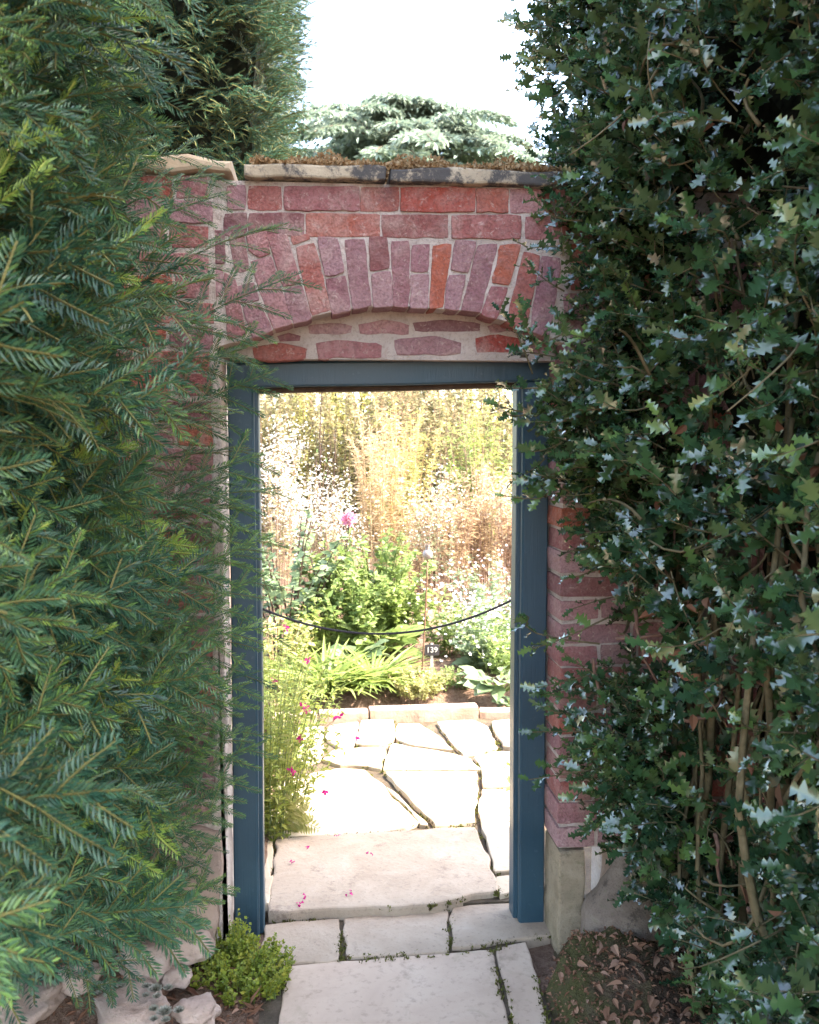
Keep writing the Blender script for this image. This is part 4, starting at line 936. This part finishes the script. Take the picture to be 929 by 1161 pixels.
# broad leaved plants
def broad(label, px, Y, n, L, m_, sp, name='bergenia', proto=BROAD, tilt=.6):
    b = base_at(px, Y); root = thing(name, label, 'perennial', b); g = Geo()
    a = prng.random(n)*2*PI; q = np.sqrt(prng.random(n)); st = Geo(); P = b+np.stack([np.cos(a)*sp*q, np.sin(a)*sp*q, .05+L*.5*prng.random(n)], 1)
    for k in range(n): tube(st, [b+np.array([0, 0, -.02]), P[k]], .004, 4, .5, 0, False)
    place(g, proto, P, unit(np.stack([np.cos(a), np.sin(a), tilt+prng.normal(0, .3, n)], 1)), np.stack([-np.cos(a)*.3, -np.sin(a)*.3-.3, 1+0*a], 1), L*prng.uniform(.6, 1.1, n), prng.random(n), prng, .3)
    st.build('stalks', M['green_stem'], root); g.build('leaves', m_, root)
broad('broad green leaved clump in the bed behind the rope', 432, 3.75, 34, .22, M['green'], .14)
broad('blue green broad leaves low in the bed, left of the broad green clump', 408, 3.55, 18, .17, M['bluegreen'], .12)
broad('dark leafy clump at the kerb by the right jamb', 566, 2.92, 30, .14, M['bluegreen'], .14, tilt=.5)
broad('single round leaved plant spilling over the kerb end', 578, 2.76, 7, .085, M['bluegreen'], .03, 'round_leaved_plant', ROUND, .2)
broad('pale broad leaves under the white flowers, well right of the plant label', 546, 3.42, 14, .15, M['bluegreen'], .09, 'mullein')
# low variegated shrub
b = base_at(474, 2.92)
plant('variegated_shrub', 'low cream and green variegated shrub at the kerb below the label', 'shrub', b, 80, .19, .22, leaf_kite(.32, .1), .034, 22, M['variegated'], M['brown_stem'], .0016, .2, (0, 0), .5, .4, .6)
b = base_at(512, 3.05)
plant('ground_cover', 'small dark green creeping plant right of the variegated shrub', 'ground cover plant', b, 50, .12, .16, leaf_kite(.32, .1), .028, 16, M['green'], M['brown_stem'], .0014, .2, (0, 0), .5, .4, .7)
# dahlia and neighbours
b = base_at(328, 4.0); h = top_h(570, 4.0, b)
plant('dahlia', 'dark stemmed leafy dahlia left in the bed behind the rope', 'flowering plant', b, 20, h, .42, OVATE, .105, 34, M['bluegreen'], M['dark_stem'], .008, .35, (.06, 0), .2, .35, .25)
b = base_at(375, 4.25); h = top_h(585, 4.25, b)
dh, tp = plant('dahlia', 'dahlia with one pink bloom on a dark stem', 'flowering plant', b, 14, h*.92, .36, OVATE, .10, 34, M['green'], M['dark_stem'], .007, .35, (.04, 0), .2, .3, .25)
c = at(396, 589, 4.1); g = Geo(); n = 60; dd = unit(prng.normal(0, 1, (n, 3))+np.array([0, -.4, .35]))
place(g, leaf_kite(.3, -.15), c+dd*.012, dd, np.array([0, -.2, 1.]), prng.uniform(.045, .07, n), prng.random(n), prng, .5); tube(g, curve(b+np.array([.0, 0, .3]), c, (.03, 0, 0), 6), .005, 4, .2, 1, False)
g.build('flower', [M['pink'], M['dark_stem']], dh)
b = base_at(428, 4.1); h = top_h(592, 4.1, b)
plant('green_shrub', 'bright green bushy shrub in the middle of the bed behind the rope', 'shrub', b, 50, h, .48, OVATE, .085, 40, M['green'], M['green_stem'], .006, .25, (0, 0), .3, .4, .3)
b = base_at(398, 3.85); 
plant('green_shrub', 'lower green shrub with pale tips in front of the pink bloom', 'shrub', b, 40, top_h(632, 3.85, b), .38, OVATE, .08, 34, M['green'], M['green_stem'], .005, .2, (0, 0), .3, .4, .3)
b = base_at(312, 3.4)
plant('yellow_stemmed_plant', 'pale yellowing plant with thin stalks at the left end of the rope', 'perennial', b, 24, .42, .3, OVATE, .07, 12, M['variegated'], M['cane'], .003, .3, (.05, 0), .3, .4, .3)
b = base_at(452, 4.0)
plant('green_shrub', 'small lime shrub filling the gap beside the round topped stake', 'shrub', b, 34, top_h(640, 4.0, b), .30, OVATE, .075, 34, M['lime'], M['green_stem'], .004, .15, (0, 0), .3, .4, .3)
b = base_at(352, 3.75)
plant('green_shrub', 'low lime leaved shrub under the dark stemmed dahlia', 'shrub', b, 30, top_h(678, 3.75, b), .26, OVATE, .07, 30, M['lime'], M['green_stem'], .004, .15, (0, 0), .3, .4, .3)
# gaura: airy white flowers on the right
for (px, Y, py, n, lb) in ((548, 3.55, 668, 44, 'airy white flowered plant behind the plant label'), (575, 3.3, 690, 36, 'white flowered wispy plant against the right jamb'), (560, 4.3, 622, 44, 'tall blush white flowered plant at the right back of the bed'), (515, 3.9, 655, 34, 'loose white flowered plant just right of the round topped stake')):
    b = base_at(px, Y); h = top_h(py, Y, b)
    gr, tp = plant('gaura', lb, 'flowering plant', b, n, h, .38, leaf_blade(.18, .15, .2, 2), .066, 40, M['bluegreen'] if n > 40 else M['green'], M['green_stem'], .0022, .1, (0, 0), .4, .55, .35, 'white flowered plants right of the rope')
    pts = np.concatenate([tp[prng.integers(0, len(tp), 90)]+prng.normal(0, [.05, .05, .07], (90, 3)), b+np.stack([prng.normal(0, .19, 70), prng.normal(0, .19, 70), prng.uniform(.3, .95, 70)*h], 1)])
    add_flowers(gr, pts, STAR5, .0145, M['blush'] if Y > 4 else M['white'])
# asters: white clouds
for (px, Y, pyb, sp, n, nf, lb, ml) in ((312, 5.0, 470, .38, 60, 1500, 'tall cloud of white asters at the left of the doorway view', 'olive'), (352, 5.3, 512, .34, 40, 800, 'white asters lower and right of the tall white cloud', 'olive'), (384, 5.1, 540, .20, 22, 260, 'small group of white asters above the pink bloom', 'olive'), (493, 5.6, 520, .24, 24, 340, 'white daisy sprays among the brown stems', 'bluegreen'), (574, 6.2, 478, .24, 18, 240, 'pale lilac white plumes near the top right of the doorway', 'olive')):
    b = base_at(px, Y); h = top_h(pyb, Y, b); nf = int(nf*1.7)
    gr, tp = plant('aster', lb, 'flowering plant', b, n, h, sp, leaf_blade(.14, .15, .2, 2), .06, 26, M[ml], M['brown_stem'], .003, .3, (0, 0), .4, .4, .5, 'white asters at the back of the bed')
    pk = prng.integers(0, len(tp), nf); pts = tp[pk]+prng.normal(0, [.065, .065, .085], (nf, 3))-np.array([0, 0, .06])
    add_flowers(gr, pts, STAR, .0105, M['white'])
# canes and dry stems
def canes(name, label, px, Y, sp, n, pyt, stemm, leafm, r, lps, ll, lean=(0, 0), grp=None, hv=.35):
    b = base_at(px, Y); h = top_h(pyt, Y, b); return plant(name, label, 'grass clump', b, n, h, sp, NARROW, ll, lps, leafm, stemm, r, .2, lean, .15, hv, .7, grp, .8, 4, .25)
canes('tall_canes', 'tall golden canes with pale leaves left of centre', 432, 6.2, .34, 38, 432, M['cane'], M['straw'], .0055, 46, .12)
canes('tall_canes', 'second stand of golden canes close behind the tall ones', 455, 7.0, .55, 36, 425, M['cane'], M['gold'], .005, 60, .12)
canes('dry_stems', 'dense red brown dry stems behind the round topped stake', 505, 6.0, .40, 95, 525, M['brown_stem'], M['straw'], .004, 22, .11)
canes('dry_stems', 'red brown dry stems right of the white daisies', 548, 6.4, .38, 80, 500, M['brown_stem'], M['straw'], .004, 24, .10)
canes('dry_stems', 'short red brown stems between golden canes and stake', 465, 5.7, .28, 60, 570, M['brown_stem'], M['straw'], .0035, 18, .09)
b = base_at(585, 5.6); plant('orange_shrub', 'shrub turning orange beside the right jamb', 'shrub', b, 40, top_h(505, 5.6, b), .30, OVATE, .065, 34, M['orange'], M['brown_stem'], .004, .3, (0, 0), .2, .4, .4)
b = base_at(545, 7.2); plant('yellow_shrub', 'yellow green willowy shrub high at the right back', 'shrub', b, 60, top_h(440, 7.2, b), .5, LANCE, .12, 40, M['lime'], M['brown_stem'], .006, .4, (0, 0), .2, .4, .4)
# shrubs and small trees behind
k = 0
for (px, Y, top, sp, lb, ml) in ((300, 9.0, 3.2, 1.0, 'olive leaved shrub far left behind the white asters', 'olive'), (345, 9.6, 3.4, 1.0, 'yellowing thin shrub behind the asters with bare stems', 'gold'), (392, 9.2, 3.3, .9, 'grey olive shrub behind the golden canes, left side', 'olive'), (450, 10.2, 3.6, 1.1, 'straw coloured tall shrub behind the golden canes', 'straw'), (500, 9.4, 3.3, 1.0, 'soft olive shrub behind the white daisies', 'olive'), (560, 9.8, 3.4, 1.1, 'bright yellow green shrub at the top right back', 'gold'), (615, 9.2, 3.2, 1.1, 'olive shrub behind the right jamb', 'olive'), (245, 9.2, 3.2, 1.1, 'olive shrub behind the left jamb', 'olive')):
    b = base_at(px, Y); plant('shrub', lb, 'shrub', b, 46, top, sp, leaf_blade(.22, .15, .2, 2), .085, 170, M[ml], M['brown_stem'], .0045, .1, (0, 0), .15, .5, .15, 'shrubs at the back of the garden'); k += 1
for (px, lb) in ((250, 'dense olive tree at the very back, left of the view'), (400, 'dense yellow olive tree at the very back, middle of the view'), (540, 'dense olive tree at the very back, right of the view'), (660, 'dense olive tree at the very back, behind the right pier')):
    b = base_at(px, 12.5+.4*math.sin(px)); plant('broadleaf_tree', lb, 'tree', b, 50, 4.3, 1.6, OVATE, .13, 190, M['olive'] if px != 400 else M['gold'], M['bark'], .014, .08, (0, 0), .1, .5, .6, 'trees at the very back of the garden')
b = base_at(368, 6.6)
plant('bare_sapling', 'thin dark bare sapling with few leaves between asters and canes', 'tree', b, 5, 2.0, .3, OVATE, .07, 8, M['olive'], M['dark_stem'], .010, .4, (.0, 0), .2, .3, .2)

# ---- cedar far away
cd = thing('cedar_tree', 'broad pale green cedar rising beyond the wall under the sky', 'tree', (0, 27, -.05))
ctr = at(452, 190, 27); topz = at(440, 119, 27)[2]; g = Geo(); gb = Geo(); c2 = np.random.default_rng(8)
tube(gb, curve((ctr[0], 27, -.1), (ctr[0], 27, topz-.3), (.1, 0, 0), 8), np.linspace(.5, .06, 8), 10)
lv = []
for k in range(230):
    z = topz-.15-(c2.random()**1.7)*8.0; a = c2.random()*2*PI; R = .8+3.7*max(0, topz-.12-z)**.65; R = min(R, 7.5)*c2.uniform(.45, 1.05)
    e = np.array([ctr[0]+math.cos(a)*R, 27+math.sin(a)*R, z-.10*R+.15]); c = curve((ctr[0], 27, z-.1), e, (0, 0, .12*R), 9); tube(gb, c, np.linspace(.05, .012, 9), 4, .5, 0, False)
    dense = 1 if z > topz-3.6 else .35
    m_ = int((120+130*R)*dense); t = c2.random(m_)**.7*.85+.15
    pos = np.stack([np.interp(t, np.linspace(0, 1, 9), c[:, i]) for i in range(3)], 1); side = np.array([-math.sin(a), math.cos(a), 0]); wv = (.14+.42*np.sin(PI*np.clip(t, .1, .95)))
    s_ = c2.normal(0, .5, m_)*wv; pos = pos+side*s_[:, None]; pos[:, 2] -= .5*np.abs(s_)*np.abs(s_)+.05*c2.random(m_)
    d = unit(side*np.sign(s_)[:, None]*.6+np.array([math.cos(a), math.sin(a), 0])*.5+np.array([0, 0, -.35])+c2.normal(0, .3, (m_, 3)))
    lv.append((pos, d, np.clip(.25+.5*c2.random(m_)+.1*c2.normal(), 0, 1)))
LP, LD, LR = [np.concatenate([x[i] for x in lv]) for i in range(3)]
place(g, leaf_kite(.17, .06), LP, LD, np.array([0, 0, 1.]), c2.uniform(.14, .30, len(LP)), LR, c2, .5)
gb.build('trunk', M['bark'], cd); g.build('crown', M['cedar'], cd)

# ================================================================== STAKE AND LABEL
b = base_at(477, 3.04); top = at(485, 634, 3.04)
st = thing('garden_stake', 'thin rusty garden stake topped by a round metal seed head', 'garden ornament', b)
g = Geo(); tube(g, curve(b-np.array([0, 0, .05]), top, (.004, 0, 0), 8), .0055, 8); g.build('rod', M['iron'], st, True)
g = Geo(); prof = [(0, -.034), (.012, -.031), (.025, -.02), (.031, -.004), (.029, .012), (.02, .024), (.010, .030), (.011, .036), (.018, .040), (.0, .043)]
c = top+np.array([0, 0, .03]); V = []; Fq = []; ns = 18
for (r, z) in prof:
    for q in range(ns): V.append(c+np.array([math.cos(2*PI*q/ns)*max(r, .0005), math.sin(2*PI*q/ns)*max(r, .0005), z]))
for i_ in range(len(prof)-1):
    for q in range(ns): Fq.append((i_*ns+q, i_*ns+(q+1) % ns, (i_+1)*ns+(q+1) % ns, (i_+1)*ns+q))
g.add(V, np.array(Fq)); hd = g.build('seed_head', M['pewter'], st, True)
g = Geo(); a = np.arange(9)*2*PI/9; place(g, leaf_blade(.28, .3, -.1, 3), c+np.stack([np.cos(a)*.008, np.sin(a)*.008, 0*a+.036], 1), np.stack([np.cos(a)*.45, np.sin(a)*.45, 1+0*a], 1), np.stack([-np.cos(a), -np.sin(a), 0*a+.2], 1), np.full(9, .032), np.full(9, .5)); g.build('crown', M['pewter'], hd)

Yp = 2.99; pc = at(490, 737, Yp); wpl = at(498.3, 737, Yp)[0]-at(481.7, 737, Yp)[0]; hpl = at(490, 730.5, Yp)[2]-at(490, 743, Yp)[2]
pl = thing('plant_label', 'small black plant label with white number 139 on a grey stake', 'sign', (pc[0], Yp, gz(pc[0], Yp)))
g = Geo(); prism(g, [(pc[0]-wpl/2, pc[2]-hpl/2), (pc[0]+wpl/2, pc[2]-hpl/2-.002), (pc[0]+wpl/2, pc[2]+hpl/2-.002), (pc[0]-wpl/2, pc[2]+hpl/2)], wallf, Yp, Yp+.004, .0012, 0, .02); g.build('plate', M['black_plate'], pl)
g = Geo(); plainbox(g, pc[0]-.008, pc[0]+.008, Yp+.005, Yp+.009, gz(pc[0], Yp)-.05, pc[2]+hpl/2+.006); g.build('stake', M['zinc'], pl)
cu = bpy.data.curves.new('number', 'FONT'); cu.body = '139'; cu.size = hpl*.70; cu.align_x = 'CENTER'; cu.align_y = 'CENTER'; cu.extrude = .0006; cu.offset = 0.0002
to = bpy.data.objects.new('number_text', cu); COL.objects.link(to)
dg = bpy.context.evaluated_depsgraph_get(); dg.update(); me = bpy.data.meshes.new_from_object(to.evaluated_get(dg)); COL.objects.unlink(to); bpy.data.objects.remove(to)
me.name = 'number'; me.materials.clear(); me.materials.append(M['white_ink'])
nb = bpy.data.objects.new('number', me); COL.objects.link(nb); nb.parent = pl; nb.location = (0, -.0022, pc[2]-pl.location.z); nb.rotation_euler = (PI/2, 0, 0)
